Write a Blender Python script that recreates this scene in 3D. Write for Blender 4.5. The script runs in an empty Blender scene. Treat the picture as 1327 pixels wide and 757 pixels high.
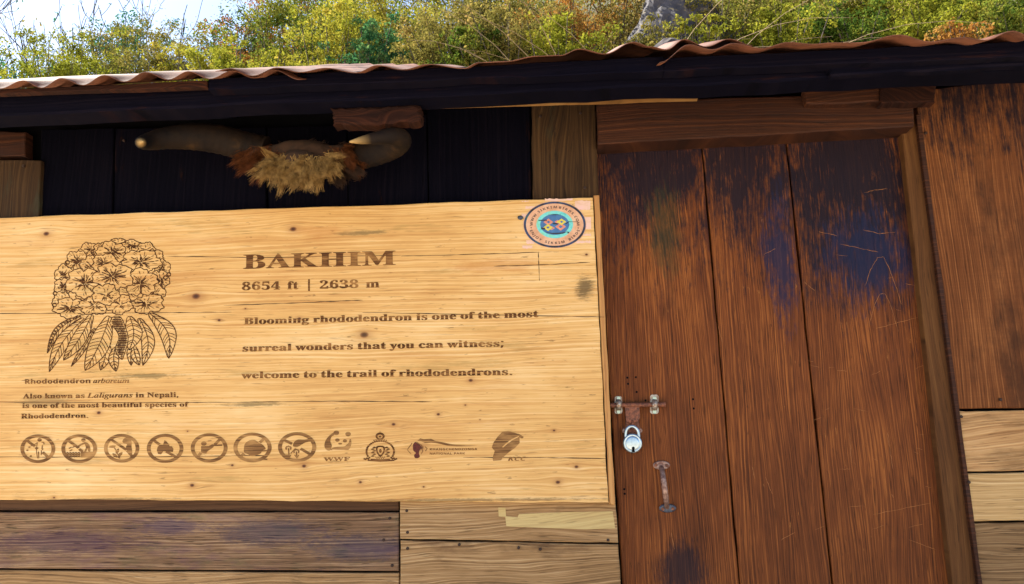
import bpy, math, random
import numpy as np
from mathutils import Vector, Matrix, noise as mnoise

random.seed(7)
rng = np.random.default_rng(7)
SC = bpy.context.scene
COL = SC.collection
R = math.radians

# ------------------------------------------------------------------ camera
PITCH, YAW, ROLL, FPX = R(11.468), R(4.283), R(0.85), 1000.0
TW, TH = 1327.0, 757.0
CAM = Vector((0.0, -2.25, 1.15))
cp, sp, cy, sy, cr, sr = math.cos(PITCH), math.sin(PITCH), math.cos(YAW), math.sin(YAW), math.cos(ROLL), math.sin(ROLL)
ROT = (Matrix(((cy, -sy, 0), (sy, cy, 0), (0, 0, 1))) @ Matrix(((1, 0, 0), (0, cp, -sp), (0, sp, cp)))
       @ Matrix(((cr, 0, sr), (0, 1, 0), (-sr, 0, cr))))
right, fwd, up = ROT.col[0], ROT.col[1], ROT.col[2]
cam = bpy.data.cameras.new('camera')
camo = bpy.data.objects.new('camera', cam)
COL.objects.link(camo)
camo.matrix_world = Matrix(((right.x, up.x, -fwd.x, CAM.x), (right.y, up.y, -fwd.y, CAM.y),
                            (right.z, up.z, -fwd.z, CAM.z), (0, 0, 0, 1)))
cam.sensor_width = 36.0
cam.lens = FPX / TW * 36.0
cam.clip_start, cam.clip_end = 0.02, 2000
SC.camera = camo

# ------------------------------------------------------------------ light
SUN_DIR = Vector((-0.62, 0.30, 0.80)).normalized()        # towards the sun: high, behind the hut and to the left
elev = math.asin(SUN_DIR.z)
azim = math.atan2(SUN_DIR.x, SUN_DIR.y)
world = bpy.data.worlds.new('World')
SC.world = world
world.use_nodes = True
wn = world.node_tree
sky = wn.nodes.new('ShaderNodeTexSky')
sky.sky_type = 'NISHITA'
sky.sun_disc = False
sky.sun_elevation = elev
sky.sun_rotation = azim
sky.air_density, sky.dust_density, sky.ozone_density = 1.0, 1.0, 1.5
bg = wn.nodes['Background']
bg.inputs['Strength'].default_value = 0.07
wn.links.new(sky.outputs['Color'], bg.inputs['Color'])
sl = bpy.data.lights.new('sun', 'SUN')
sl.energy, sl.angle, sl.color = 5.0, R(0.53), (1.0, 0.93, 0.82)
so = bpy.data.objects.new('sun', sl)
COL.objects.link(so)
so.rotation_euler = SUN_DIR.to_track_quat('Z', 'Y').to_euler()
SC.view_settings.view_transform = 'Standard'
SC.view_settings.look = 'None'
SC.view_settings.gamma = 1
SC.view_settings.use_curve_mapping = False
SC.view_settings.exposure = 2.1


# ------------------------------------------------------------------ helpers
def ray(px, py):
    return ROT @ Vector((px - TW / 2, FPX, TH / 2 - py))


def P(px, py, y=0.0):
    """the point on the vertical plane at depth y that the photograph shows at px, py"""
    d = ray(px, py)
    return CAM + d * ((y - CAM.y) / d.y)


def tag(o, label=None, cat=None, group=None, kind=None):
    if label: o['label'] = label
    if cat: o['category'] = cat
    if group: o['group'] = group
    if kind: o['kind'] = kind
    return o


def empty(name, loc, label, cat, group=None):
    o = bpy.data.objects.new(name, None)
    COL.objects.link(o)
    o.location = loc
    o.empty_display_size = 0.1
    return tag(o, label, cat, group)


class MB:
    """collects vertices and faces for ONE mesh"""
    def __init__(s):
        s.v, s.f, s.m, s.sm = [], [], [], []

    def add(s, vs, fs, mat=0, smooth=False):
        b = len(s.v)
        s.v += [tuple(p) for p in vs]
        s.f += [[i + b for i in f] for f in fs]
        s.m += [mat] * len(fs)
        s.sm += [smooth] * len(fs)

    def box(s, lo, hi, mat=0):
        x0, y0, z0 = lo
        x1, y1, z1 = hi
        s.add([(x0, y0, z0), (x1, y0, z0), (x1, y1, z0), (x0, y1, z0), (x0, y0, z1), (x1, y0, z1), (x1, y1, z1), (x0, y1, z1)],
              [(0, 3, 2, 1), (4, 5, 6, 7), (0, 1, 5, 4), (1, 2, 6, 5), (2, 3, 7, 6), (3, 0, 4, 7)], mat)

    def tube(s, pts, rad, n=12, mat=0, cap=True, flat=1.0):
        pts = [Vector(p) for p in pts]
        rad = rad if hasattr(rad, '__len__') else [rad] * len(pts)
        prev = None
        vs = []
        for i, p in enumerate(pts):
            t = (pts[min(i + 1, len(pts) - 1)] - pts[max(i - 1, 0)]).normalized()
            if prev is None:
                a = Vector((0, 0, 1)) if abs(t.z) < .9 else Vector((0, 1, 0))
                u = t.cross(a).normalized()
            else:
                u = (prev - t * prev.dot(t)).normalized()
            prev = u
            w = t.cross(u)
            for k in range(n):
                a = 2 * math.pi * k / n
                vs.append(p + (u * math.cos(a) + w * math.sin(a) * flat) * rad[i])
        fs = []
        for i in range(len(pts) - 1):
            for k in range(n):
                k2 = (k + 1) % n
                fs.append((i * n + k, i * n + k2, (i + 1) * n + k2, (i + 1) * n + k))
        s.add(vs, fs, mat, True)
        if cap:
            s.add(vs[:n], [tuple(range(n))[::-1]], mat)
            s.add(vs[-n:], [tuple(range(n))], mat)

    def build(s, name, mats, parent=None, origin=None):
        me = bpy.data.meshes.new(name)
        org = Vector(origin) if origin is not None else None
        vs = s.v
        if org is None:
            a = np.array(vs)
            org = Vector((a.min(0) + a.max(0)) / 2)
        vs = [(v[0] - org.x, v[1] - org.y, v[2] - org.z) for v in vs]
        me.from_pydata(vs, [], s.f)
        for m in (mats if isinstance(mats, (list, tuple)) else [mats]):
            me.materials.append(m)
        me.polygons.foreach_set('material_index', s.m)
        me.polygons.foreach_set('use_smooth', s.sm)
        me.update()
        o = bpy.data.objects.new(name, me)
        COL.objects.link(o)
        o.location = org
        if parent is not None:
            bpy.context.view_layer.update()
            o.parent = parent
            o.matrix_parent_inverse = parent.matrix_world.inverted()
        return o


# ------------------------------------------------------------------ material helpers
class NT:
    def __init__(s, name):
        s.mat = bpy.data.materials.new(name)
        s.mat.use_nodes = True
        s.t = s.mat.node_tree
        s.bsdf = s.t.nodes['Principled BSDF']
        s.out = s.t.nodes['Material Output']

    def n(s, kind, **kw):
        nd = s.t.nodes.new(kind)
        for k, v in kw.items():
            setattr(nd, k, v)
        return nd

    def link(s, a, b):
        s.t.links.new(a, b)

    def put(s, sock, val):
        if hasattr(val, 'is_linked') or hasattr(val, 'links'):
            s.link(val, sock)
        else:
            sock.default_value = val

    def math(s, op, a, b=None, c=None, clamp=False):
        nd = s.n('ShaderNodeMath', operation=op, use_clamp=clamp)
        s.put(nd.inputs[0], a)
        if b is not None: s.put(nd.inputs[1], b)
        if c is not None: s.put(nd.inputs[2], c)
        return nd.outputs[0]

    def vmath(s, op, a, b=None):
        nd = s.n('ShaderNodeVectorMath', operation=op)
        s.put(nd.inputs[0], a)
        if b is not None: s.put(nd.inputs[1], b)
        return nd.outputs['Value'] if op in ('LENGTH', 'DISTANCE', 'DOT_PRODUCT') else nd.outputs['Vector']

    def comb(s, x, y, z):
        nd = s.n('ShaderNodeCombineXYZ')
        for i, v in enumerate((x, y, z)): s.put(nd.inputs[i], v)
        return nd.outputs[0]

    def noise(s, vec, scale, detail=3, rough=.55, dist=0.0):
        nd = s.n('ShaderNodeTexNoise')
        s.link(vec, nd.inputs['Vector'])
        nd.inputs['Scale'].default_value = scale
        nd.inputs['Detail'].default_value = detail
        nd.inputs['Roughness'].default_value = rough
        nd.inputs['Distortion'].default_value = dist
        return nd.outputs['Fac']

    def ramp(s, fac, stops, interp='LINEAR'):
        nd = s.n('ShaderNodeValToRGB')
        s.link(fac, nd.inputs[0])
        cr_ = nd.color_ramp
        cr_.interpolation = interp
        while len(cr_.elements) < len(stops): cr_.elements.new(.5)
        for e, (p, c) in zip(cr_.elements, stops):
            e.position = p
            e.color = (c if len(c) == 4 else (*c, 1)) if hasattr(c, '__len__') else (c, c, c, 1)
        return nd.outputs[0]

    def mix(s, fac, a, b, mode='MIX'):
        nd = s.n('ShaderNodeMix', data_type='RGBA', blend_type=mode)
        s.put(nd.inputs[0], fac)
        for sk, v in ((nd.inputs[6], a), (nd.inputs[7], b)):
            if isinstance(v, tuple): v = (*v, 1) if len(v) == 3 else v
            s.put(sk, v)
        return nd.outputs[2]

    def sep(s, v):
        nd = s.n('ShaderNodeSeparateXYZ')
        s.link(v, nd.inputs[0])
        return nd.outputs


def wood(name, dark, mid, light, axis='X', freq=60, cath=.02, cath_u=1.2, cath_v=5.0, fiber=.35, rough=.6, knots=(), knot_col=(.12, .035, .008),
         stains=(), streak=.5, bump=.25, contrast=.22, spec=.3, seedoff=0.0, speck=0.0, tone=.35, saw=0.0, grime_shade=()):
    """weathered or planed board: irregular growth rings running along the board, fibres, pores, knots, stains"""
    t = NT(name)
    tc = t.n('ShaderNodeTexCoord')
    x, y, z = t.sep(tc.outputs['Object'])
    rnd = t.n('ShaderNodeObjectInfo').outputs['Random']
    off = t.math('MULTIPLY_ADD', rnd, 37.0, seedoff)
    U, V = (x, z) if axis == 'X' else (z, x)
    W = t.math('ADD', y, off)
    v = V
    kmask = None
    for (ku, kv, kr) in knots:
        du = t.math('MULTIPLY', t.math('SUBTRACT', U, ku), .42)
        dv = t.math('SUBTRACT', V, kv)
        r2 = t.math('DIVIDE', t.math('ADD', t.math('MULTIPLY', du, du), t.math('MULTIPLY', dv, dv)), kr * kr)
        e = t.math('EXPONENT', t.math('MULTIPLY', r2, -.09))
        v = t.math('SUBTRACT', v, t.math('MULTIPLY', t.math('MULTIPLY', dv, e), .75))
        du2 = t.math('MULTIPLY', t.math('SUBTRACT', U, ku), .7)
        rr = t.math('DIVIDE', t.math('SQRT', t.math('ADD', t.math('MULTIPLY', du2, du2), t.math('MULTIPLY', dv, dv))), kr)
        core = t.math('SUBTRACT', 1.25, rr, clamp=True)
        halo = t.math('MULTIPLY', t.math('EXPONENT', t.math('MULTIPLY', t.math('MULTIPLY', rr, rr), -.35)), .35)
        m = t.math('MAXIMUM', core, halo)
        kmask = m if kmask is None else t.math('MAXIMUM', kmask, m)
    cv = t.comb(t.math('MULTIPLY', U, cath_u), t.math('MULTIPLY', v, cath_v), W)
    warp = t.noise(cv, 1.0, 2, .45)
    wv = t.comb(t.math('MULTIPLY', U, 6.0), t.math('MULTIPLY', v, 22.0), W)
    wob = t.noise(wv, 1.0, 2, .5)
    vv = t.math('ADD', v, t.math('MULTIPLY', warp, cath * 6))
    vv = t.math('ADD', vv, t.math('MULTIPLY', wob, .006))
    ring = t.n('ShaderNodeTexNoise', noise_dimensions='1D')
    t.link(t.math('MULTIPLY_ADD', vv, freq, off), ring.inputs['W'])
    ring.inputs['Scale'].default_value = 1.0
    ring.inputs['Detail'].default_value = 5.0
    ring.inputs['Roughness'].default_value = .68
    ringf = ring.outputs['Fac']
    fib = t.noise(t.comb(t.math('MULTIPLY', U, 7.0), t.math('MULTIPLY', vv, 330.0), W), 1.0, 3, .6)
    fac = t.math('ADD', t.math('MULTIPLY', ringf, 1 - fiber), t.math('MULTIPLY', fib, fiber))
    big = t.noise(t.comb(t.math('MULTIPLY', U, 2.2), t.math('MULTIPLY', V, 6.0), W), 1.0, 4, .6)
    fac = t.math('ADD', fac, t.math('MULTIPLY', t.math('SUBTRACT', big, .5), tone))
    col = t.ramp(fac, [(.5 - contrast, dark), (.5, mid), (.5 + contrast, light)])
    # dark pores and hairline checks along the grain
    por = t.noise(t.comb(t.math('MULTIPLY', U, 14.0), t.math('MULTIPLY', vv, 260.0), t.math('ADD', W, 5.3)), 1.0, 2, .5)
    porm = t.ramp(por, [(.62, 0.0), (.72, 1.0)])
    dk = tuple(c * .35 for c in dark)
    col = t.mix(t.math('MULTIPLY', porm, streak), col, dk)
    if speck:
        sp_ = t.noise(t.comb(t.math('MULTIPLY', U, 26.0), t.math('MULTIPLY', V, 90.0), t.math('ADD', W, 9.1)), 1.0, 3, .6)
        col = t.mix(t.math('MULTIPLY', t.ramp(sp_, [(.66, 0.0), (.74, 1.0)]), speck), col, tuple(c * .3 for c in dark))
    if kmask is not None:
        kr_ = t.ramp(kmask, [(0, 0.0), (.3, .38), (.6, .9), (1, 1.0)])
        col = t.mix(kr_, col, t.mix(t.ramp(kmask, [(.45, 0.0), (.9, 1.0)]), (*[c * 3.0 for c in knot_col],), knot_col))
    for (scol, sc_u, sc_v, lo, hi, amt, box_) in stains:
        sn = t.noise(t.comb(t.math('MULTIPLY', U, sc_u), t.math('MULTIPLY', V, sc_v), t.math('ADD', W, sc_u * 3.7)), 1.0, 6, .68)
        m = t.ramp(sn, [(lo, 0.0), (hi, 1.0)])
        if box_ is not None:
            u0, v0, ru, rv = box_
            a = t.math('DIVIDE', t.math('SUBTRACT', U, u0), ru)
            b = t.math('DIVIDE', t.math('SUBTRACT', V, v0), rv)
            rr = t.math('ADD', t.math('MULTIPLY', a, a), t.math('MULTIPLY', b, b))
            m = t.math('MULTIPLY', m, t.math('EXPONENT', t.math('MULTIPLY', rr, -1.0)))
            m = t.ramp(m, [(.12, 0.0), (.4, 1.0)])
        gm = t.math('MULTIPLY', m, t.math('MULTIPLY_ADD', fib, .8, .45), clamp=True)
        col = t.mix(t.math('MULTIPLY', gm, amt), col, scol)
    # thin old grime and paint that wears off along the fibres, also painted eave shade: fine mottling, soft outline
    for (gcol, u0, v0, ru, rv, amt, fine) in grime_shade:
        p_ = t.math('DIVIDE', t.math('SUBTRACT', U, u0), ru)
        q_ = t.math('DIVIDE', t.math('SUBTRACT', V, v0), rv)
        rad_ = t.math('SQRT', t.math('ADD', t.math('MULTIPLY', p_, p_), t.math('MULTIPLY', q_, q_)))
        n1 = t.noise(t.comb(t.math('MULTIPLY', U, 9.0), t.math('MULTIPLY', V, 13.0), t.math('ADD', W, u0 * 5)), 1.0, 7, .7)
        n2 = t.noise(t.comb(t.math('MULTIPLY', U, fine), t.math('MULTIPLY', vv, fine * 7), W), 1.0, 5, .7)
        s_ = t.math('SUBTRACT', t.math('ADD', t.math('MULTIPLY', n1, 1.5), t.math('MULTIPLY', n2, 1.7)), t.math('MULTIPLY_ADD', rad_, .85, .62))
        m = t.ramp(s_, [(.12, 0.0), (.28, .30), (.42, .60), (.64, 1.0)])
        col = t.mix(t.math('MULTIPLY', m, amt), col, gcol)
    if saw:
        sw = t.noise(t.comb(t.math('MULTIPLY', U, 210.0), t.math('MULTIPLY', V, 9.0), W), 1.0, 2, .5)
        col = t.mix(t.math('MULTIPLY', t.ramp(sw, [(.42, 0.0), (.60, 1.0)]), saw), col, tuple(c_ * .45 for c_ in mid))
    t.link(col, t.bsdf.inputs['Base Color'])
    t.bsdf.inputs['Roughness'].default_value = rough
    t.bsdf.inputs['Specular IOR Level'].default_value = spec
    bp = t.n('ShaderNodeBump')
    bp.inputs['Strength'].default_value = bump
    bp.inputs['Distance'].default_value = .004
    h = t.math('SUBTRACT', fac, t.math('MULTIPLY', porm, .5))
    t.link(h, bp.inputs['Height'])
    t.link(bp.outputs[0], t.bsdf.inputs['Normal'])
    return t.mat


def plain(name, col, rough=.6, metal=0.0, var=.25, scale=40, col2=None, bump=0.0, spec=.5):
    t = NT(name)
    tc = t.n('ShaderNodeTexCoord')
    nf = t.noise(tc.outputs['Object'], scale, 5, .6)
    c2 = col2 if col2 else tuple(c * (1 - var) for c in col)
    t.link(t.ramp(nf, [(.35, c2), (.62, col)]), t.bsdf.inputs['Base Color'])
    t.bsdf.inputs['Roughness'].default_value = rough
    t.bsdf.inputs['Metallic'].default_value = metal
    t.bsdf.inputs['Specular IOR Level'].default_value = spec
    if bump:
        b = t.n('ShaderNodeBump')
        b.inputs['Strength'].default_value = bump
        b.inputs['Distance'].default_value = .004
        t.link(nf, b.inputs['Height'])
        t.link(b.outputs[0], t.bsdf.inputs['Normal'])
    return t.mat


def board(name, corners, y0, y1, mat, parent, jit=.0012, bev=.0025, seg=14, label=None, wav=.0):
    """a sawn board: corners (tl,tr,br,bl as Vector on its front plane), front at y0, back at y1, worn edges"""
    cs = [Vector(c) for c in corners]
    ring = []
    sd = random.random() * 100
    for i in range(4):
        a, b = cs[i], cs[(i + 1) % 4]
        for k in range(seg):
            p = a.lerp(b, k / seg)
            e = mnoise.noise(Vector((p.x * 9 + sd, p.z * 9, sd))) * jit * 2 + random.uniform(-jit, jit) * .5
            nrm = Vector((-(b - a).z, 0, (b - a).x)).normalized()
            ring.append(p + nrm * (e if k else 0))
    c = sum(ring, Vector()) / len(ring)
    n = len(ring)
    fr, sd_, bk = [], [], []
    for p in ring:
        d = (c - p)
        d = Vector((math.copysign(min(abs(d.x), bev), d.x), 0, math.copysign(min(abs(d.z), bev), d.z)))
        fr.append((p.x + d.x, y0, p.z + d.z))
        sd_.append((p.x, y0 + bev * .8, p.z))
        bk.append((p.x, y1, p.z))
    mb = MB()
    mb.add(fr + sd_ + bk, [tuple(range(n))[::-1]] + [(i, (i + 1) % n, n + (i + 1) % n, n + i) for i in range(n)]
           + [(n + i, n + (i + 1) % n, 2 * n + (i + 1) % n, 2 * n + i) for i in range(n)] + [tuple(range(2 * n, 3 * n))])
    o = mb.build(name, mat, parent)
    me = o.data
    # make every normal point outward
    import bmesh
    bm = bmesh.new()
    bm.from_mesh(me)
    bmesh.ops.recalc_face_normals(bm, faces=bm.faces)
    bm.to_mesh(me)
    bm.free()
    if label: o['label'] = label
    return o


def quad_px(x0a, y0a, x1a, y1a, x2a, y2a, x3a, y3a, y):
    return [P(x0a, y0a, y), P(x1a, y1a, y), P(x2a, y2a, y), P(x3a, y3a, y)]

# ------------------------------------------------------------------ ground and hillside
def hill_h(x, y):
    s = min(1, max(0, (x + 6.0) / 5.0))
    slope = .30 + (.98 - .30) * s * s * (3 - 2 * s)
    yy = max(0.0, y - 3.2 - .35 * math.sin(x * .7))
    h = slope * yy * (yy / (yy + .8))
    h = h if h < 15 else 15 + (h - 15) * .25
    n = mnoise.noise(Vector((x * .35, y * .35, 3.1))) * .55 + mnoise.noise(Vector((x * 1.3, y * 1.3, 7.7))) * .18
    return h + n * min(1, yy / 2)


def make_ground():
    t = NT('packed_pale_earth')
    tc = t.n('ShaderNodeTexCoord')
    a = t.noise(tc.outputs['Object'], 1.5, 8, .62)
    b = t.noise(tc.outputs['Object'], 30, 4, .6)
    c = t.mix(t.ramp(a, [(.35, 0.0), (.65, 1.0)]), (.42, .33, .23), (.56, .47, .35))
    c = t.mix(t.ramp(b, [(.55, 0.0), (.7, .5)]), c, (.26, .21, .15))
    t.link(c, t.bsdf.inputs['Base Color'])
    t.bsdf.inputs['Roughness'].default_value = .95
    mb = MB()
    mb.add([(-600, -600, 0), (600, -600, 0), (600, 600, 0), (-600, 600, 0)], [(0, 1, 2, 3)])
    tag(mb.build('ground', t.mat), kind='structure')
    t = NT('hillside_soil')
    tc = t.n('ShaderNodeTexCoord')
    a = t.noise(tc.outputs['Object'], .8, 6, .65)
    b = t.noise(tc.outputs['Object'], 9, 5, .65)
    c = t.mix(t.ramp(a, [(.4, 0.0), (.6, 1.0)]), (.055, .045, .016), (.04, .055, .010))
    c = t.mix(t.ramp(b, [(.45, 0.0), (.65, .8)]), c, (.11, .085, .03))
    t.link(c, t.bsdf.inputs['Base Color'])
    t.bsdf.inputs['Roughness'].default_value = .95
    mb = MB()
    xs = np.linspace(-46, 34, 130)
    ys = np.concatenate([np.linspace(3.0, 16, 60), np.linspace(17, 60, 22)])
    vs = [(x, y, hill_h(x, y) + .006) for y in ys for x in xs]
    n = len(xs)
    fs = [(j * n + i, j * n + i + 1, (j + 1) * n + i + 1, (j + 1) * n + i) for j in range(len(ys) - 1) for i in range(n - 1)]
    mb.add(vs, fs, 0, True)
    tag(mb.build('hillside', t.mat), kind='structure')


make_ground()

# ------------------------------------------------------------------ wood materials
NAVY = (.010, .016, .055)
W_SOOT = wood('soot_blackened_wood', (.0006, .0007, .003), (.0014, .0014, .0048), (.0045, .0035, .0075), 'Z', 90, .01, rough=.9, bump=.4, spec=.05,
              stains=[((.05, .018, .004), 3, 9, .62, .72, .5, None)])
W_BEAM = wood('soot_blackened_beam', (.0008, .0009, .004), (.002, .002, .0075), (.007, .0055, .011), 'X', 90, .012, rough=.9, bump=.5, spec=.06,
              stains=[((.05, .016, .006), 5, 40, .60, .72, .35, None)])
W_POST = wood('grey_olive_post', (.010, .005, .0025), (.036, .018, .007), (.085, .046, .018), 'Z', 95, .03, rough=.8, bump=.4, spec=.2,
              stains=[((.03, .045, .03), 3.5, 14, .56, .68, .5, None), ((.012, .008, .006), 5, 18, .64, .7, .9, None)])
W_LINTEL = wood('reddish_lintel', (.009, .0025, .0015), (.034, .0095, .0035), (.085, .027, .009), 'X', 120, .02, rough=.7, bump=.5, spec=.25,
                stains=[((.02, .010, .010), 2, 12, .55, .66, .6, None)])
W_JAMB = wood('olive_brown_jamb', (.030, .011, .004), (.088, .036, .011), (.15, .07, .022), 'Z', 90, .01, fiber=.6, rough=.8, bump=.2, spec=.2, contrast=.3)
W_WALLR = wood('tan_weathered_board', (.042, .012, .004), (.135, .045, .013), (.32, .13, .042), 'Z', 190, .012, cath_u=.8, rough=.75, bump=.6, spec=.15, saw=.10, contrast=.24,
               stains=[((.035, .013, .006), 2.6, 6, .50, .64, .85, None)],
               grime_shade=[((.0045, .0035, .009), .66, -.10, .42, .45, .95, 12)])  # darkening at the top is eave shade painted into the board colour
W_PALE = wood('pale_tan_board', (.22, .11, .045), (.40, .235, .105), (.55, .36, .18), 'X', 150, .02, rough=.8, bump=.6, spec=.15, contrast=.19, streak=.7,
              stains=[((.10, .05, .02), 2, 10, .56, .68, .6, None)])
W_YELLOW = wood('bleached_yellow_board', (.24, .14, .055), (.44, .29, .13), (.60, .44, .24), 'X', 140, .02, rough=.8, bump=.4, spec=.2)
W_GREYB = wood('grey_split_board', (.06, .034, .018), (.19, .115, .055), (.36, .24, .13), 'X', 140, .03, rough=.85, bump=.7, spec=.15, streak=.8)
W_LEFTLOW = wood('stained_brown_board', (.06, .034, .020), (.19, .115, .068), (.38, .265, .165), 'X', 210, .008, cath_v=3, fiber=.45, rough=.85, bump=.8, spec=.12, contrast=.17, streak=.8, saw=.0,
                 stains=[((.10, .05, .09), 6, 22, .52, .66, .45, None),
                         ((.06, .075, .035), 8, 24, .54, .68, .45, None)],
                 grime_shade=[((.020, .026, .070), .34, .02, .20, .045, .5, 60), ((.030, .026, .085), .02, .04, .16, .03, .5, 60), ((.024, .03, .07), .60, -.02, .18, .05, .5, 60), ((.04, .02, .06), -.3, .0, .3, .04, .5, 40)])
W_RIGHTLOW = wood('pale_wavy_grained_board', (.065, .032, .014), (.29, .175, .08), (.54, .39, .22), 'X', 170, .018, cath_u=1.8, cath_v=5.5, rough=.8, bump=.6, spec=.2,
                  stains=[((.06, .03, .018), 3, 9, .56, .68, .7, None)])
W_SHADESTRIP = wood('sign_shade_brown_strip', (.03, .014, .007), (.07, .033, .016), (.13, .07, .035), 'X', 90, .01, rough=.8)  # brown kept dark: the shadow under the sign is put into this colour
W_BLOCK = wood('reddish_rough_block', (.006, .002, .002), (.018, .0055, .0035), (.055, .017, .008), 'X', 90, .03, cath_u=4, fiber=.6, rough=.85, bump=.7, spec=.15)
W_SLAT = wood('tan_slat', (.10, .05, .015), (.20, .10, .03), (.30, .17, .06), 'X', 60, .01)
M_BLACK = plain('hollow_darkness', (.006, .006, .008), .95, spec=.05)


# ------------------------------------------------------------------ hut
hut = empty('wooden_hut', (0, 1.0, 0), 'dark weathered timber hut with a rusty corrugated roof and plank door', 'hut')
X0, X1, YB = -2.3, 1.75, 2.6
EAVE_Y = -.45

def gable(mb, xa, xb):
    prof = [(.08, 0), (YB, 0), (YB, 2.15), (1.33, 2.80), (.08, 2.26)]
    n = len(prof)
    mb.add([(xa, y, z) for y, z in prof] + [(xb, y, z) for y, z in prof],
           [tuple(range(n))[::-1], tuple(range(n, 2 * n))] + [(i, (i + 1) % n, n + (i + 1) % n, n + i) for i in range(n)])


# closed shell behind the boards so that gaps look into darkness
m = MB()
m.box((X0, .055, 0), (P(770, 400, .055).x, .075, 2.28))
m.box((P(1225, 400, .055).x - .05, .055, 0), (X1, .075, 2.28))
m.box((P(770, 400, .055).x, .055, 2.06), (P(1225, 400, .055).x - .05, .075, 2.28))
m.build('backing_wall', M_BLACK, hut)
m = MB()
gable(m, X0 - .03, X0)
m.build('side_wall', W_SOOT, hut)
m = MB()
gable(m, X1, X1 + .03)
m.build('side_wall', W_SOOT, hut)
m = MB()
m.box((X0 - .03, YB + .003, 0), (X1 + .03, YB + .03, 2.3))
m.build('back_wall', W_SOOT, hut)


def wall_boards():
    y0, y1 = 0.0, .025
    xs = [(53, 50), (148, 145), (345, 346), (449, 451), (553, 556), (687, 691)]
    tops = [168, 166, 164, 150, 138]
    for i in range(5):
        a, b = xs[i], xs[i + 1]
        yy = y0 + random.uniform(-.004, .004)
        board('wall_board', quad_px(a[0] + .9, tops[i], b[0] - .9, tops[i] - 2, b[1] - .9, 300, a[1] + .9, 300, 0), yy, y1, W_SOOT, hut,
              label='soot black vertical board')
    o = board('wall_board', quad_px(689, 133, 771, 133, 777.5, 300, 690.5, 300, -.014), -.014, .025, W_POST, hut, label='olive brown vertical board beside the door')
    # far left bits
    board('wall_board', quad_px(-70, 207, 53, 208, 49, 300, -75, 300, -.018), -.018, .025, W_POST, hut, label='olive brown board end at the left')
    board('wall_board', quad_px(-70, 168, 33, 171, 33, 203, -70, 203, -.012), -.012, .025, W_LINTEL, hut, label='short brown horizontal board')
    # below the sign
    board('wall_board', quad_px(-80, 630, 516.6, 630, 516.6, 662.2, -80, 661.5, .012), .012, .04, W_SHADESTRIP, hut, label='narrow brown board under the sign with painted sign shade')
    board('wall_board', quad_px(-80, 664, 516.6, 664.5, 516.6, 740, -80, 736, 0), -.002, .025, W_LEFTLOW, hut, jit=.0008,
          label='dark brown board with blue and purple stains')
    board('wall_board', quad_px(-80, 739, 516.6, 743, 516.6, 830, -80, 830, 0), .003, .025, W_RIGHTLOW, hut)
    o = board('wall_board', quad_px(519, 630, 796, 630, 801, 703.5, 519, 698, 0), -.004, .025, W_RIGHTLOW, hut, label='pale wavy grained board with a yellow paint patch')
    p = [(645.5, 658), (655.5, 658), (655.5, 669), (671, 670.5), (672, 666.5), (730, 664), (794, 662.5), (797.5, 684.5), (760, 686), (700, 683.5), (656.5, 682), (655, 670), (646, 669.5)]
    m = MB()
    f = [P(x + random.uniform(-.5, .5), y + random.uniform(-.4, .4), -.0052) for x, y in p]
    b = [Vector((q.x, -.0035, q.z)) for q in f]
    n = len(f)
    m.add(f + b, [tuple(range(n))[::-1]] + [(i, (i + 1) % n, n + (i + 1) % n, n + i) for i in range(n)])
    m.build('paint_patch', wood('old_yellow_paint', (.30, .20, .085), (.45, .345, .15), (.53, .43, .21), 'X', 160, .02, streak=.4, contrast=.3), o)
    board('wall_board', quad_px(519, 700.5, 801, 706, 810, 830, 519, 830, 0), -.001, .025, W_RIGHTLOW, hut)
    # right of the door
    board('wall_board', quad_px(1186, 118, 1420, 92, 1420, 529, 1238.6, 529.5, -.014), -.014, .025, W_WALLR, hut, label='broad tan upright board with dark stains and painted eave shade at the top')
    board('wall_board', quad_px(1240, 532.5, 1420, 531, 1420, 608, 1249, 611, -.012), -.012, .025, W_PALE, hut)
    board('wall_board', quad_px(1250, 614, 1420, 610, 1420, 673, 1257, 676, -.016), -.016, .025, W_YELLOW, hut, label='bleached yellow board')
    board('wall_board', quad_px(1257.6, 678.5, 1420, 675, 1420, 830, 1277, 830, -.010), -.010, .025, W_GREYB, hut, label='grey split board')


wall_boards()
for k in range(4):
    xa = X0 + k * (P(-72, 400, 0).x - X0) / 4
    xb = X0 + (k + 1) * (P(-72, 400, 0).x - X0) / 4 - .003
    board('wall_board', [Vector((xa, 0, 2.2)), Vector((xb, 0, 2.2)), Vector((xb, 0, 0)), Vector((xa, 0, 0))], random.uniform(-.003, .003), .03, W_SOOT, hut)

M_NAIL = plain('rusty_nail', (.05, .03, .025), .6, .6, var=.5, scale=200)
for (nx, ny, nw) in ((505, 672, 0), (508, 733, 0), (497, 700, 0), (527, 662, 0), (528, 690, 0), (788, 700, 0), (528, 711, 0), (595, 706, 0), (672, 710, 0), (700, 712, 0), (1297, 518, -.014), (1246, 540, -.012), (1256, 625, -.016), (1263, 690, -.01), (160, 182, 0), (330, 180, 0),
                 (700, 150, -.014), (758, 243, -.014), (752, 146, -.014), (1200, 172, -.014), (30, 215, -.018)):
    q = P(nx, ny, nw - .005)
    m = MB()
    m.add([(q.x + .0042 * k * math.cos(i * math.pi / 5), nw - .0065 + dy_, q.z + .0042 * k * math.sin(i * math.pi / 5)) for k, dy_ in ((.6, 0), (1, .0012), (1, .006)) for i in range(10)],
          [tuple(range(10))] + [(r * 10 + i, (r + 1) * 10 + i, (r + 1) * 10 + (i + 1) % 10, r * 10 + (i + 1) % 10) for r in range(2) for i in range(10)])
    m.build('nail', M_NAIL, hut)

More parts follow.
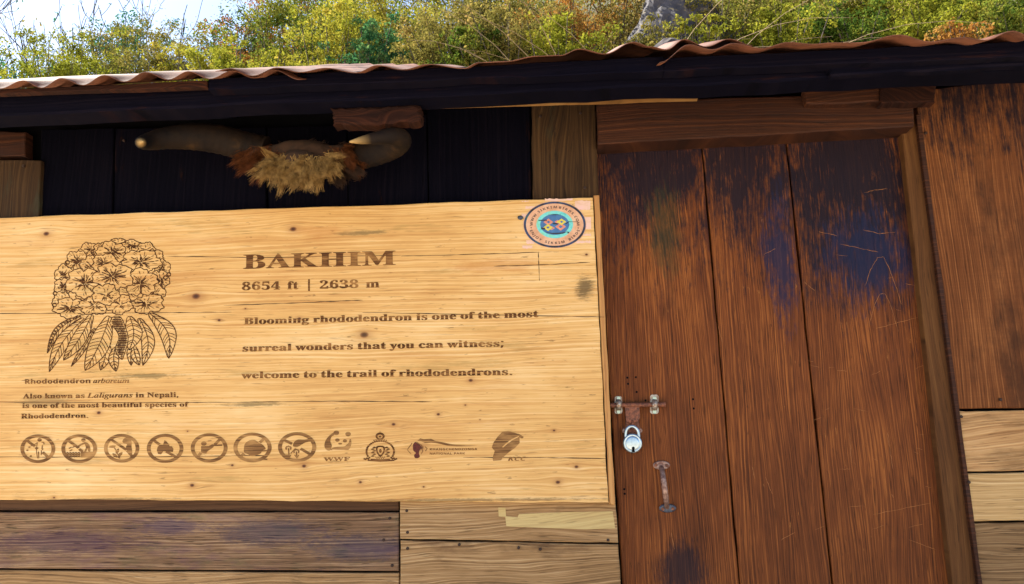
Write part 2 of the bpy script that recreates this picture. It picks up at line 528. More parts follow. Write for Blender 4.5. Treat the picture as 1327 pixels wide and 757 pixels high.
# lintel, jamb, blocks, slat, beam, batten
board('lintel', quad_px(773, 134, 1183, 117, 1184.5, 163.5, 774.5, 187, -.055), -.055, .05, W_LINTEL, hut, jit=.0016, bev=.004)
board('jamb', quad_px(1166.5, 150, 1190, 150, 1278, 830, 1243, 830, -.001), -.001, .06, W_JAMB, hut, jit=.001)
board('jamb', quad_px(1186, 150, 1191.5, 150, 1281, 830, 1276, 830, -.010), -.0175, .0, W_LINTEL, hut, jit=.0008, bev=.001)
board('brace_block', quad_px(1042, 109, 1141, 103, 1141, 132, 1046, 134, -.085), -.085, -.058, W_LINTEL, hut, jit=.003, bev=.004)
board('brace_block', quad_px(1141.5, 101, 1213, 97, 1212, 132.5, 1141.5, 133.5, -.095), -.095, -.058, W_BLOCK, hut, jit=.003, bev=.004)
board('bracket', quad_px(427, 139, 541, 136.5, 542, 156, 431, 161.5, -.31), -.31, -.262, W_BLOCK, hut, jit=.006, bev=.006, seg=22)
board('slat', quad_px(560, 127, 905, 115.5, 905.5, 124.5, 560, 135, -.268), -.268, -.235, W_SLAT, hut, jit=.0016)
board('eave_beam', quad_px(-340, 126, 1520, 60, 1520, 82, -340, 165, -.35), -.35, -.272, W_BEAM, hut, jit=.003, bev=.006, seg=40)
board('eave_batten', quad_px(-340, 127, 268, 105.5, 268, 112.5, -340, 133, -.405), -.405, -.385, W_BLOCK, hut, jit=.0012, seg=20, label='brown batten under the left roof sheet')
board('eave_batten', quad_px(269, 101, 860, 73, 860, 92, 269, 116, -.40), -.40, -.36, W_BEAM, hut, jit=.002, seg=30)
board('eave_batten', quad_px(861, 75, 1520, 43, 1520, 66, 861, 92, -.40), -.40, -.36, W_BEAM, hut, jit=.002, seg=30)
board('eave_beam', quad_px(1072, 80, 1500, 62, 1500, 76, 1078, 99, -.375), -.375, -.352, W_BEAM, hut, jit=.004, bev=.005, label='short dark board nailed to the beam')

# ------------------------------------------------------------------ corrugated roof
def rust_mat():
    t = NT('rusty_corrugated_iron')
    tc = t.n('ShaderNodeTexCoord')
    a = t.noise(tc.outputs['Object'], 3.0, 8, .65)
    b = t.noise(tc.outputs['Object'], 22, 6, .7)
    c = t.ramp(a, [(.3, (.07, .022, .010)), (.5, (.135, .045, .02)), (.7, (.22, .09, .05))])
    c = t.mix(t.ramp(b, [(.45, 0.0), (.65, .85)]), c, (.05, .016, .008))
    t.link(c, t.bsdf.inputs['Base Color'])
    t.bsdf.inputs['Roughness'].default_value = .72
    t.bsdf.inputs['Metallic'].default_value = .0
    t.bsdf.inputs['Specular IOR Level'].default_value = .35
    bp = t.n('ShaderNodeBump')
    bp.inputs['Strength'].default_value = .4
    bp.inputs['Distance'].default_value = .003
    t.link(b, bp.inputs['Height'])
    t.link(bp.outputs[0], t.bsdf.inputs['Normal'])
    return t.mat


M_RUST = rust_mat()
z1 = lambda L: [(x / 2.705, y / 2.705) for x, y in L]
z2 = lambda L: [(400 + x / 2.704, y / 2.704) for x, y in L]
z3 = lambda L: [(800 + x / 2.518, y / 2.518) for x, y in L]
EDGE_A = [(-352, 122), (-325, 128), (-298, 120), (-271, 126), (-244, 118), (-217, 124), (-190, 114.5), (-163, 121), (-136, 112), (-110, 118), (-82, 108), (-55, 115), (-27, 106.5), (0, 113.5)] + z1([(80, 283), (145, 303), (215, 275), (290, 294), (365, 265), (435, 283), (510, 255), (590, 276), (660, 252), (735, 273), (815, 250), (890, 270), (960, 247), (1050, 275)])
EDGE_B = z1([(755, 247), (805, 240), (885, 262), (970, 239), (1050, 252)]) + [(422, 88.6), (461, 93.4), (489, 85.2), (522, 89.5), (555, 83.3), (601, 87), (620, 80.5), (652, 79), (696, 72.3), (726, 71), (751, 63.8), (785, 68.5), (821, 55.5), (843, 60), (864, 63), (887, 51.8), (915, 59.5), (945, 51), (975, 57.8)]
EDGE_C = z3([(140, 198), (235, 149), (310, 161), (380, 143), (470, 155), (560, 138), (640, 142), (700, 138), (790, 137), (920, 115), (1020, 133), (1130, 121), (1200, 128), (1290, 103)]) + [(1340, 47), (1372, 40), (1400, 46), (1440, 37), (1475, 43), (1510, 33), (1545, 39)]


def cat_rom(pts, k=7):
    out = []
    for i in range(len(pts) - 1):
        p0, p1, p2, p3 = [pts[min(max(j, 0), len(pts) - 1)] for j in (i - 1, i, i + 1, i + 2)]
        for s in range(k):
            t = s / k
            # cosine easing between crest and trough gives a true corrugation, no overshoot
            e = (1 - math.cos(math.pi * t)) / 2
            out.append((p1[0] + (p2[0] - p1[0]) * t, p1[1] + (p2[1] - p1[1]) * e))
    out.append(pts[-1])
    return out


roof = None


def sheet(edge, y, slope, length, lift, first=False):
    """one sheet: its wavy lower edge carried up the slope, real thickness"""
    xs_ = np.array([p[0] for p in edge])
    fit = np.polyfit(xs_, [p[1] for p in edge], 3)
    edge = [(px, np.polyval(fit, px) + (py - np.polyval(fit, px)) * 1.22) for px, py in edge]
    e = cat_rom(edge)
    n = len(e)
    zs = [P(px, py, y) for px, py in e]
    zm = sum(p.z for p in zs) / n
    rows = 9
    vs = []
    for side in (0, 1):
        for r in range(rows):
            d = length * (r / (rows - 1)) ** 1.3
            for i, p in enumerate(zs):
                k = math.exp(-d / .5)
                # irregular dents of the lip even out into a regular corrugation further up
                lin = zs[0].z + (zs[-1].z - zs[0].z) * i / (n - 1)
                z = p.z + slope * d + lift * min(1, d / .3)
                z += mnoise.noise(Vector((p.x * 2.0, d * 2.0, y * 10))) * .012 * (1 - k)
                vs.append((p.x, y + d, z + (.0 if side == 0 else -.0022)))
    fs = []
    o2 = rows * n
    for r in range(rows - 1):
        for i in range(n - 1):
            a, b, c, d_ = r * n + i, r * n + i + 1, (r + 1) * n + i + 1, (r + 1) * n + i
            fs.append((a, b, c, d_))
            fs.append((o2 + d_, o2 + c, o2 + b, o2 + a))
    for i in range(n - 1):
        fs.append((i + 1, i, o2 + i, o2 + i + 1))
        k = (rows - 1) * n
        fs.append((k + i, k + i + 1, o2 + k + i + 1, o2 + k + i))
    for r in range(rows - 1):
        fs.append((r * n, (r + 1) * n, o2 + (r + 1) * n, o2 + r * n))
        fs.append(((r + 1) * n + n - 1, r * n + n - 1, o2 + r * n + n - 1, o2 + (r + 1) * n + n - 1))
    mb = MB()
    mb.add(vs, fs, 0, True)
    return mb


ra = sheet(EDGE_A, EAVE_Y, .538, 1.75, 0)
roof = ra.build('roof', M_RUST, hut)
roof['label'] = 'rusty corrugated iron roof sheet, low at the left'
rb = sheet(EDGE_B, EAVE_Y - .012, .48, 1.76, .012)
rb.build('roof_sheet', M_RUST, roof)
rc = sheet(EDGE_C, EAVE_Y - .024, .46, 1.77, -.02)
rc.build('roof_sheet', M_RUST, roof)
# the back slope, closing the roof behind the ridge
m = MB()
zr = 2.13 + .44 * 1.75
m.add([(X0 - .1, 1.33, zr), (X1 + .1, 1.33, zr), (X1 + .1, YB + .5, 2.15), (X0 - .1, YB + .5, 2.15),
       (X0 - .1, 1.33, zr - .03), (X1 + .1, 1.33, zr - .03), (X1 + .1, YB + .5, 2.12), (X0 - .1, YB + .5, 2.12)],
      [(0, 1, 2, 3), (7, 6, 5, 4), (0, 3, 7, 4), (1, 5, 6, 2), (0, 4, 5, 1), (2, 6, 7, 3)])
m.build('back_slope', M_RUST, roof)
for xr in (-2.0, -1.1, .0, .95, 1.6):
    m = MB()
    za = 2.09
    m.add([(xr - .03, -.28, za), (xr + .03, -.28, za), (xr + .03, 1.25, za + .64), (xr - .03, 1.25, za + .64),
           (xr - .03, -.28, za + .07), (xr + .03, -.28, za + .07), (xr + .03, 1.25, za + .71), (xr - .03, 1.25, za + .71)],
          [(0, 3, 2, 1), (4, 5, 6, 7), (0, 1, 5, 4), (1, 2, 6, 5), (2, 3, 7, 6), (3, 0, 4, 7)])
    m.build('rafter', W_BEAM, hut)

# ------------------------------------------------------------------ door
DY = .028
dst = lambda a, b: ((P(a, b, DY)).x, (P(a, b, DY)).z)


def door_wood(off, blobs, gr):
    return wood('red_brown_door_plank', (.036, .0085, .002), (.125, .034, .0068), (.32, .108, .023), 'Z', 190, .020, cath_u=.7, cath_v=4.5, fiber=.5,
                rough=.6, bump=.75, spec=.18, contrast=.20, seedoff=off, speck=.45, streak=.55, tone=.40, stains=blobs, grime_shade=gr)


PL = [((768, 150), (905.4, 150), (961, 800), (809, 800)),
      ((907.6, 150), (1014.4, 150), (1082, 800), (963.5, 800)),
      ((1017, 150), (1165.2, 150), (1237.5, 800), (1084.5, 800))]
door = None
BLUE = (.0040, .0030, .0105)  # blue-black paint remains; at the plank tops also painted eave shade
BLUE2 = (.006, .010, .040)
for i, q in enumerate(PL):
    cs = [P(a, b, DY) for a, b in q]
    ctr = sum(cs, Vector()) / 4
    loc = lambda px, py: (P(px, py, DY).z - ctr.z, P(px, py, DY).x - ctr.x)
    TAN = (.42, .18, .045)
    if i == 0:
        bl = [((.030, .009, .005), 3, 9, .58, .72, .5, None), (TAN, 16, 60, .67, .74, .6, None)]
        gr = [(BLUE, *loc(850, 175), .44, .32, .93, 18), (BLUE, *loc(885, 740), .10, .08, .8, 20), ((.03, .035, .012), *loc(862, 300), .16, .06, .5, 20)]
    elif i == 1:
        bl = [(TAN, 14, 50, .66, .73, .7, None), ((.030, .009, .005), 3, 9, .6, .74, .5, None)]
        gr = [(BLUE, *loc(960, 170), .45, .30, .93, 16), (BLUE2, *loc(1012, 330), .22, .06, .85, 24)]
    else:
        bl = [(TAN, 12, 60, .66, .74, .7, None), ((.030, .009, .005), 3, 9, .62, .74, .5, None)]
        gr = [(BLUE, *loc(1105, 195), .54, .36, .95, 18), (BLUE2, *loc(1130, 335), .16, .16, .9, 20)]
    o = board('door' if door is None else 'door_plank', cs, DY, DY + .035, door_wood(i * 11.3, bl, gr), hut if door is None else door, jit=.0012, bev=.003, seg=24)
    if door is None:
        door = o
        door['label'] = 'red brown door of three upright planks'
# ledge behind the planks
m = MB()
a, b = P(770, 400, DY), P(1215, 400, DY)
m.box((a.x, DY + .038, 0), (b.x + .05, DY + .05, 2.07))
m.build('door_ledge', M_BLACK, door)

# scratches in the varnish: fine raw-wood lines
M_SCR = plain('raw_scratched_wood', (.30, .115, .03), .7, var=.3, scale=120)


def ribbon(mb, pts, w, y, taper=True, mat=0):
    """flat stroke through points (x,z) on plane y"""
    n = len(pts)
    L, Rr = [], []
    for i, p in enumerate(pts):
        a, b = pts[max(i - 1, 0)], pts[min(i + 1, n - 1)]
        dx, dz = b[0] - a[0], b[1] - a[1]
        l = math.hypot(dx, dz) or 1
        ww = (w[i] if hasattr(w, '__len__') else w) / 2
        if taper and n > 2: ww *= (.35 if i in (0, n - 1) else 1)
        L.append((p[0] - dz / l * ww, y, p[1] + dx / l * ww))
        Rr.append((p[0] + dz / l * ww, y, p[1] - dx / l * ww))
    mb.add(L + Rr, [(i, i + 1, n + i + 1, n + i)[::-1] for i in range(n - 1)], mat)


mb = MB()
def scr(pts, w=.0013):
    q = []
    for i in range(len(pts) - 1):
        for s in range(6):
            t = s / 6
            q.append((pts[i][0] + (pts[i + 1][0] - pts[i][0]) * t + random.uniform(-.5, .5), pts[i][1] + (pts[i + 1][1] - pts[i][1]) * t + random.uniform(-.5, .5)))
    q.append(pts[-1])
    ribbon(mb, [dst(*a) for a in q], [w * random.uniform(.4, 1.2) for _ in q], DY - .0006 - random.random() * .0004)
for s in [[(1121, 370), (1128, 350), (1137, 334), (1145, 333), (1153, 350), (1162, 375), (1168, 395)], [(1126, 422), (1133, 395), (1140, 381), (1147, 381), (1155, 398), (1164, 430)],
          [(1135, 426), (1160, 419), (1190, 411)], [(1132, 667), (1160, 661), (1206, 652)], [(1088, 316), (1115, 322), (1138, 327)], [(1042, 365), (1050, 372), (1056, 377)],
          [(1120, 250), (1135, 246), (1150, 245)], [(1118, 298), (1140, 303), (1160, 301)], [(1172, 368), (1188, 370)], [(1178, 700), (1195, 706), (1212, 712)], [(1155, 640), (1158, 645)],
          [(1150, 560), (1153, 585), (1157, 608)], [(992, 618), (997, 632), (1001, 640)], [(975, 605), (978, 620)], [(870, 690), (874, 712)], [(1085, 480), (1098, 481)],
          [(1060, 300), (1085, 306)], [(930, 420), (936, 445)], [(842, 440), (846, 462)], [(990, 330), (1005, 322)], [(1100, 560), (1104, 600)], [(1012, 700), (1030, 690)]]:
    scr(s)
for _ in range(22):
    x, y = random.uniform(1040, 1215), random.uniform(300, 740)
    if x > 1165 + (y - 172) * .113 - 6: continue
    a, l = random.uniform(-.5, .5), random.uniform(5, 20)
    scr([(x, y), (x + l * math.cos(a), y + l * math.sin(a))], .0008)
mb.build('scratches', M_SCR, door)

# bolt, hasp, handle
M_IRON = plain('rusted_iron', (.24, .085, .045), .6, .35, col2=(.075, .03, .022), scale=120, bump=.5)
M_GALV = plain('worn_galvanised_plate', (.42, .40, .36), .45, .6, col2=(.20, .11, .07), scale=140, bump=.3)
M_SCREW = plain('pale_screw', (.45, .55, .46), .35, .8, var=.3, scale=300)
M_COPPER = plain('rosy_worn_iron', (.34, .23, .19), .45, .55, col2=(.12, .055, .045), scale=100, bump=.3)
M_BLUEIRON = plain('dark_bluish_iron', (.07, .085, .12), .4, .6, col2=(.03, .03, .045), scale=120, bump=.3)
M_STEEL = plain('bright_padlock_steel', (.46, .58, .66), .22, .85, var=.2, scale=90)
M_STEEL.node_tree.nodes['Principled BSDF'].inputs['Roughness'].default_value = .32


def plate_px(mb, pts, y0, y1, mat=0):
    f = [P(x, y, y0) for x, y in pts]
    n = len(f)
    vs = [tuple(p) for p in f] + [(p.x, y1, p.z) for p in f]
    mb.add(vs, [tuple(range(n))[::-1], tuple(range(n, 2 * n))] + [(i, (i + 1) % n, n + (i + 1) % n, n + i) for i in range(n)], mat)


def disc(mb, c, r, y0, y1, n=20, mat=0, rz=None, bev=.15):
    rz = rz or r
    rings = [(1 - bev, y0), (1.0, y0 + (y1 - y0) * .25), (1.0, y1)]
    vs = []
    for k, y in rings:
        vs += [(c[0] + r * k * math.cos(2 * math.pi * i / n), y, c[1] + rz * k * math.sin(2 * math.pi * i / n)) for i in range(n)]
    fs = [tuple(range(n))]
    for q in range(2):
        fs += [(q * n + i, (q + 1) * n + i, (q + 1) * n + (i + 1) % n, q * n + (i + 1) % n) for i in range(n)]
    mb.add(vs, fs, mat, False)


def rrect(x0, y0, x1, y1, r, n=4):
    out = []
    for cx, cy_, a0 in ((x1 - r, y0 + r, -90), (x1 - r, y1 - r, 0), (x0 + r, y1 - r, 90), (x0 + r, y0 + r, 180)):
        for i in range(n + 1):
            a = R(a0 + 90 * i / n)
            out.append((cx + r * math.cos(a), cy_ + r * math.sin(a)))
    return out


bolt = MB()
bolt.tube([P(791, 525.3, DY - .016), P(826, 524.8, DY - .016), P(860, 524.3, DY - .016)], .0068, 14)
bolt.tube([P(858, 524.3, DY - .016), P(862.5, 524.2, DY - .016)], .0075, 14)
plate_px(bolt, [(810, 527.5), (828.5, 527.2), (829.5, 541), (827, 546), (818, 548), (811.5, 546)], DY - .019, DY - .014)
bolt_o = bolt.build('bolt', M_IRON, door)
for (x0, x1, ya, yb) in ((796.5, 806.5, 513.5, 536.5), (842.5, 853.5, 511.5, 536.5)):
    m = MB()
    plate_px(m, rrect(x0, ya, x1, yb, 3.2), DY - .0035, DY + .001)
    xm = (x0 + x1) / 2
    arch = []
    for k in range(9):
        a = math.pi * k / 8
        q = P(xm, 524.8 + 6.5 * math.cos(a), DY - .003)
        arch.append((q.x, DY - .003 - .021 * math.sin(a), q.z))
    m.tube(arch, .0075, 10, flat=.35)
    bo = m.build('bolt_bracket', M_GALV, door)
    m = MB()
    for yy in (516.5, 533.8):
        c = P(xm, yy, DY)
        disc(m, (c.x, c.z), .0062, DY - .0062, DY - .003)
    m.build('screw', M_SCREW, bo)
m = MB()
plate_px(m, [(811, 545.5), (827.5, 545), (829, 553), (832, 556), (831.5, 561.5), (826, 563), (812, 563.5), (806.5, 561), (806.5, 556), (810.5, 553)], DY - .003, DY + .001)
st = []
for k in range(9):
    a = math.pi * k / 8
    q = P(818.8, 549.8 + 5.5 * math.cos(a), DY)
    st.append((q.x, DY - .002 - .020 * math.sin(a), q.z))
m.tube(st, .0034, 8)
hasp = m.build('staple_plate', M_IRON, door)
m = MB()
for a in ((809, 558.5), (829.3, 558.3)):
    c = P(*a, DY)
    disc(m, (c.x, c.z), .0066, DY - .0068, DY - .002)
m.build('screw', M_COPPER, hasp)
# handle
hp = MB()
c = P(857, 603, DY)
disc(hp, (c.x, c.z), .0235, DY - .006, DY + .001, 24, rz=.0125)
hp.tube([P(857, 605, DY - .006), P(858, 610, DY - .026), P(859.6, 620, DY - .036), P(861.5, 634, DY - .038), P(863, 646, DY - .034), P(864, 654, DY - .020), P(864.5, 658, DY - .004)],
        [.0068, .007, .0078, .0086, .008, .007, .0068], 14, flat=.8)
handle = hp.build('handle', M_COPPER, door)
m = MB()
c = P(865, 658.5, DY)
disc(m, (c.x, c.z), .0235, DY - .0065, DY + .001, 24, rz=.0122)
fo = m.build('handle_foot', M_BLUEIRON, handle)
m = MB()
for a in ((849.8, 602.6), (863.8, 603.2), (858.5, 659.6), (871.5, 659)):
    c = P(*a, DY)
    disc(m, (c.x, c.z), .0045, DY - .0085, DY - .004)
m.build('screw', M_IRON, handle)
# old screw holes
m = MB()
for a in ((813, 489.5), (824, 489), (814, 497.5), (825, 508), (836.5, 519), (898, 517.5), (899, 529.5), (809, 634), (809.5, 640)):
    c = P(*a, DY)
    disc(m, (c.x, c.z), .0032, DY - .0008, DY + .001, 10)
m.build('screw_holes', M_BLACK, door)

# padlock hanging from the staple
pc = P(819.6, 574.5, DY - .022)
pad = empty('padlock', pc, 'round shiny steel padlock hanging on the rusty door bolt', 'padlock')
m = MB()
yc = pc.y
prof = [(.0, -.0105), (.55, -.0105), (.72, -.0095), (.76, -.0075), (.80, -.0095), (.93, -.0085), (1.0, -.004), (1.0, .006), (.9, .009), (0, .009)]
rx_, rz_ = .0272, .0272
n = 40
vs = [(pc.x + rx_ * k * math.cos(2 * math.pi * i / n), yc + d, pc.z + rz_ * k * math.sin(2 * math.pi * i / n)) for k, d in prof for i in range(n)]
fs = [(q * n + i, (q + 1) * n + i, (q + 1) * n + (i + 1) % n, q * n + (i + 1) % n) for q in range(len(prof) - 1) for i in range(n)]
m.add(vs, fs, 0, True)
m.build('lock_body', M_STEEL, pad)
m = MB()
sh = []
for k in range(15):
    a = math.pi * k / 14
    sh.append((pc.x + .0185 * math.cos(a), yc - .001, pc.z + .026 + .0215 * math.sin(a)))
sh = [(pc.x + .0185, yc - .001, pc.z + .015)] + sh + [(pc.x - .0185, yc - .001, pc.z + .015)]
m.tube(sh, .0046, 12)
m.build('shackle', M_STEEL, pad)
m = MB()
disc(m, (pc.x + .001, pc.z - .0135), .0042, yc - .0112, yc - .0100, 14)
plate = [(pc.x - .0022, pc.z - .0145), (pc.x + .004, pc.z - .0145), (pc.x + .0052, pc.z - .0245), (pc.x - .0036, pc.z - .0245)]
m.add([(x, yc - .0110, z) for x, z in plate], [(0, 1, 2, 3)])
m.build('keyhole', M_BLACK, pad)
GLYPHS = {
 'b ': (87, []),
 'b,': (90, ['14,-43 23,-1 31,39 62,39 64,35 61,23 57,10 52,-4 36,-43']),
 'b.': (90, ['45,-5 39,-4 35,-2 30,1 27,5 25,11 24,18 25,26 27,31 30,36 35,38 39,40 45,41 50,40 55,38 60,36 63,31 65,26 66,18 65,11 63,5 60,1 55,-2 50,-4']),
 'b2': (188, ['12,0 12,35 61,85 74,99 85,111 93,123 100,133 105,143 109,153 111,164 113,174 113,186 112,197 110,207 106,214 101,219 94,222 87,223 77,221 69,216 63,208 59,197 57,182 56,165 44,165 34,168 25,172 18,178 14,187 13,198 14,206 17,213 21,220 28,227 36,232 46,237 58,240 72,242 87,243 110,241 129,236 144,228 155,217 162,203 164,187 163,180 162,172 160,165 156,157 152,149 146,140 138,131 130,121 119,110 77,69 44,37 122,37 128,38 134,40 140,43 144,48 147,53 150,60 152,71 172,71 171,0']),
 'b3': (188, ['82,-3 66,-3 52,-1 40,2 31,7 23,12 17,17 13,24 10,30 9,37 10,45 13,51 18,56 24,60 31,62 38,63 39,50 43,39 49,31 58,25 68,21 79,20 86,21 93,22 100,25 106,28 111,33 115,40 118,48 120,58 121,70 119,82 115,92 107,101 97,108 84,112 69,113 48,113 48,134 70,134 83,136 94,140 102,148 108,158 111,170 112,184 112,195 109,204 105,212 100,218 93,221 85,223 77,222 71,219 66,215 63,210 60,203 58,196 56,171 43,171 32,174 24,178 17,184 13,191 12,200 14,212 20,222 31,231 45,238 64,242 86,243 109,242 127,237 143,229 155,218 162,205 164,188 162,174 157,162 149,151 138,141 126,134 112,128 121,126 131,123 140,119 148,114 156,108 163,101 168,92 171,81 172,69 171,56 169,45 165,35 159,26 152,19 144,12 135,7 126,3 115,0 104,-2 93,-3']),
 'b4': (188, ['60,0 60,18 70,18 77,18 84,20 89,22 94,26 96,33 97,42 97,62 4,62 4,83 100,240 146,240 146,85 181,85 181,62 146,62 146,42 147,33 150,26 154,22 160,20 167,18 174,18 178,18 178,0', '28,85 97,85 97,143 98,175 100,208 95,197 87,183 79,169 73,160']),
 'b5': (188, ['82,-3 67,-3 53,-1 42,3 33,7 26,12 20,18 16,24 14,30 13,37 14,44 17,50 21,55 26,58 33,60 40,60 44,42 47,36 51,31 55,26 61,23 69,21 77,20 84,21 91,22 98,25 104,29 109,35 113,42 116,50 118,61 119,74 117,89 113,102 107,111 98,118 86,122 73,124 52,122 36,118 20,124 31,240 158,240 160,179 140,179 138,190 133,199 122,203 52,203 47,141 63,144 84,146 108,144 129,138 146,128 159,114 167,96 170,74 169,60 166,48 162,37 156,28 149,20 141,14 132,8 123,4 113,1 103,-2 92,-3']),
 'b6': (188, ['98,-3 82,-2 68,2 55,9 43,19 33,31 26,47 20,65 16,86 15,111 16,129 18,146 21,163 26,178 31,192 39,205 47,216 57,225 69,233 81,239 95,242 111,243 124,243 136,241 146,238 153,234 160,230 164,224 168,219 170,213 170,206 169,200 166,193 161,188 154,183 143,181 130,180 128,200 122,217 118,220 113,223 108,223 95,221 85,213 76,200 69,183 65,161 62,135 80,143 89,145 98,147 109,147 128,145 144,139 158,129 168,115 174,98 176,78 174,55 167,36 156,19 141,7 122,-1', '99,19 107,20 114,25 120,32 124,43 126,57 127,74 126,91 124,104 119,114 113,121 105,125 96,127 90,126 84,124 77,121 62,110 64,81 67,58 73,40 81,28 90,21']),
 'b8': (188, ['92,-3 74,-2 59,1 46,5 35,12 26,20 19,29 14,39 11,50 10,61 12,75 16,87 24,97 34,105 46,114 59,121 47,129 37,138 29,148 23,158 19,170 18,182 19,192 21,202 25,212 31,220 39,228 50,234 62,239 78,242 96,243 117,241 135,236 149,226 159,214 165,200 167,184 166,172 162,161 155,152 146,145 135,137 122,130 140,120 154,110 165,100 172,89 176,77 178,63 175,44 168,28 155,14 138,4 117,-1', '101,141 109,146 115,152 119,158 122,166 124,175 125,185 121,203 119,209 115,214 111,218 106,221 100,223 94,224 85,222 78,219 73,213 68,205 66,196 65,186 66,175 69,166 75,159 82,153 91,147', '93,16 104,17 113,21 121,28 126,36 130,46 131,58 130,68 126,77 119,85 110,92 98,100 82,108 75,102 68,96 63,89 59,81 56,71 55,60 57,48 60,37 66,28 74,21 83,17']),
 'b;': (90, ['44,139 39,140 34,141 30,144 26,149 24,155 24,162 24,170 26,175 30,180 34,182 39,184 44,185 50,184 55,182 59,180 62,175 64,170 65,162 64,155 62,149 59,144 55,141 50,140', '10,-43 17,-16 23,13 28,39 59,39 61,35 58,23 54,10 49,-4 33,-43']),
 'bA': (218, ['-4,0 -4,9 2,10 7,12 12,15 16,20 20,28 25,37 103,233 112,233 192,43 197,32 201,24 206,17 210,13 215,10 222,9 222,0 115,0 115,9 130,11 139,15 142,23 136,41 126,66 52,66 39,35 38,29 37,24 40,16 48,11 62,9 64,9 64,0', '57,80 121,80 88,160']),
 'bB': (221, ['8,0 8,9 18,10 26,12 31,16 35,22 37,30 37,41 37,184 37,193 36,200 35,206 32,211 29,214 26,216 8,219 8,228 110,228 159,222 188,204 198,175 192,151 174,134 143,124 180,112 202,92 209,66 207,47 199,30 186,17 168,8 145,2 119,0', '91,126 94,126 110,127 123,130 132,136 138,145 141,157 142,173 142,186 139,198 135,206 128,212 119,216 108,217 101,216 97,215 94,212 91,195', '111,12 124,13 134,18 142,25 146,34 149,48 150,64 149,81 145,94 139,104 129,110 116,114 99,116 91,116 91,33 91,26 93,20 95,17 99,14 104,13']),
 'bF': (202, ['8,0 8,9 18,10 26,13 31,17 35,23 37,31 37,42 37,187 37,198 34,206 31,212 25,215 17,218 7,219 7,228 197,228 197,160 189,160 186,173 182,184 178,193 172,200 164,206 155,210 144,213 130,215 115,216 100,215 93,211 91,199 91,124 95,124 109,125 120,129 128,135 134,145 139,157 142,173 151,173 151,59 142,59 139,77 135,91 128,100 120,107 108,111 94,112 91,112 91,40 94,21 96,17 100,14 105,12 111,10 119,9 128,9 128,0']),
 'bH': (262, ['8,0 8,9 18,10 26,12 31,16 35,21 37,30 37,40 37,189 37,199 35,207 31,212 26,216 18,218 8,219 8,228 121,228 121,219 102,216 93,208 91,189 91,125 171,125 171,189 169,208 160,216 141,219 141,228 254,228 254,219 243,218 235,215 230,212 227,207 225,199 225,189 225,40 225,30 227,22 231,16 236,12 243,10 254,9 254,0 141,0 141,9 151,10 159,12 165,15 168,21 170,29 171,40 171,110 91,110 91,40 92,30 94,21 97,16 102,12 110,10 121,9 121,0']),
 'bI': (130, ['7,0 7,9 17,10 25,13 31,16 34,21 37,28 38,38 38,193 37,203 35,209 32,214 26,217 18,218 7,219 7,228 122,228 122,219 112,218 103,217 98,214 94,209 92,203 91,193 91,39 94,22 103,13 123,9 123,0']),
 'bK': (255, ['8,0 8,9 18,10 26,12 32,16 35,21 37,30 38,40 38,189 37,199 35,207 31,212 26,216 18,218 8,219 8,228 121,228 121,219 102,216 94,208 91,189 91,117 161,187 168,195 173,203 174,209 171,215 161,218 145,219 145,228 243,228 243,219 238,219 218,215 196,202 172,180 135,142 232,23 243,12 260,9 260,0 140,0 140,9 153,9 161,10 167,17 166,21 163,26 158,33 100,107 91,99 91,40 92,30 94,21 97,16 103,12 111,10 121,9 121,0']),
 'bM': (317, ['7,0 7,9 17,10 25,12 31,16 35,21 37,29 38,40 38,191 35,208 26,216 7,219 7,228 92,228 158,71 225,228 309,228 309,219 299,218 292,215 286,212 283,206 281,199 280,189 280,43 282,21 284,17 287,14 291,12 308,9 308,0 198,0 198,9 216,12 220,15 223,18 225,22 227,42 227,199 144,0 135,0 53,194 53,40 54,29 56,20 60,15 66,11 74,9 85,9 85,0']),
 'bN': (247, ['201,-5 53,175 53,39 54,29 56,21 59,15 65,12 73,10 83,9 83,0 9,0 9,9 27,12 36,21 38,39 38,194 18,217 9,219 9,228 78,228 195,84 195,189 193,207 184,216 166,219 166,228 240,228 240,219 229,218 222,216 217,212 213,207 212,199 211,188 211,-5']),
 'bR': (236, ['8,0 8,9 18,10 26,12 31,16 35,21 37,30 37,40 37,189 37,199 35,207 31,212 26,216 18,218 8,219 8,228 108,228 139,226 164,221 184,213 197,201 206,186 209,167 203,143 186,124 157,112 216,25 226,13 239,9 240,9 240,0 169,0 101,106 91,106 91,40 92,30 94,21 97,16 102,12 110,10 121,9 121,0', '91,117 102,117 118,118 130,122 140,129 146,139 150,152 152,168 147,194 134,210 112,216 104,215 99,214 95,211 93,207 91,201 91,193']),
 'bW': (306, ['85,-5 16,196 8,214 4,217 -1,218 -8,219 -8,228 90,228 90,219 75,216 70,205 74,186 111,77 150,176 143,199 140,206 137,211 134,215 129,217 123,218 115,219 115,228 220,228 220,219 207,218 199,213 196,206 199,193 237,83 270,185 274,203 274,208 272,212 269,215 252,219 252,228 312,228 312,219 306,218 301,215 297,211 287,190 223,-5 214,-5 158,154 95,-5']),
 'ba': (172, ['127,-5 113,-3 104,5 100,17 84,5 67,-2 48,-4 37,-3 28,0 20,6 15,13 11,22 10,32 12,45 20,58 32,68 49,77 71,86 99,95 99,121 99,129 97,136 93,141 89,145 82,147 74,148 62,147 54,143 52,137 57,128 61,116 61,110 59,105 55,101 50,98 45,96 39,95 32,96 27,98 22,102 19,106 17,112 16,118 17,126 20,133 25,139 31,145 38,150 47,154 57,157 69,159 81,159 103,158 119,153 132,146 140,136 145,122 146,105 146,31 147,20 152,17 160,21 165,14 153,3 141,-3', '76,17 87,20 99,32 99,85 77,76 64,61 59,42 61,28 66,20']),
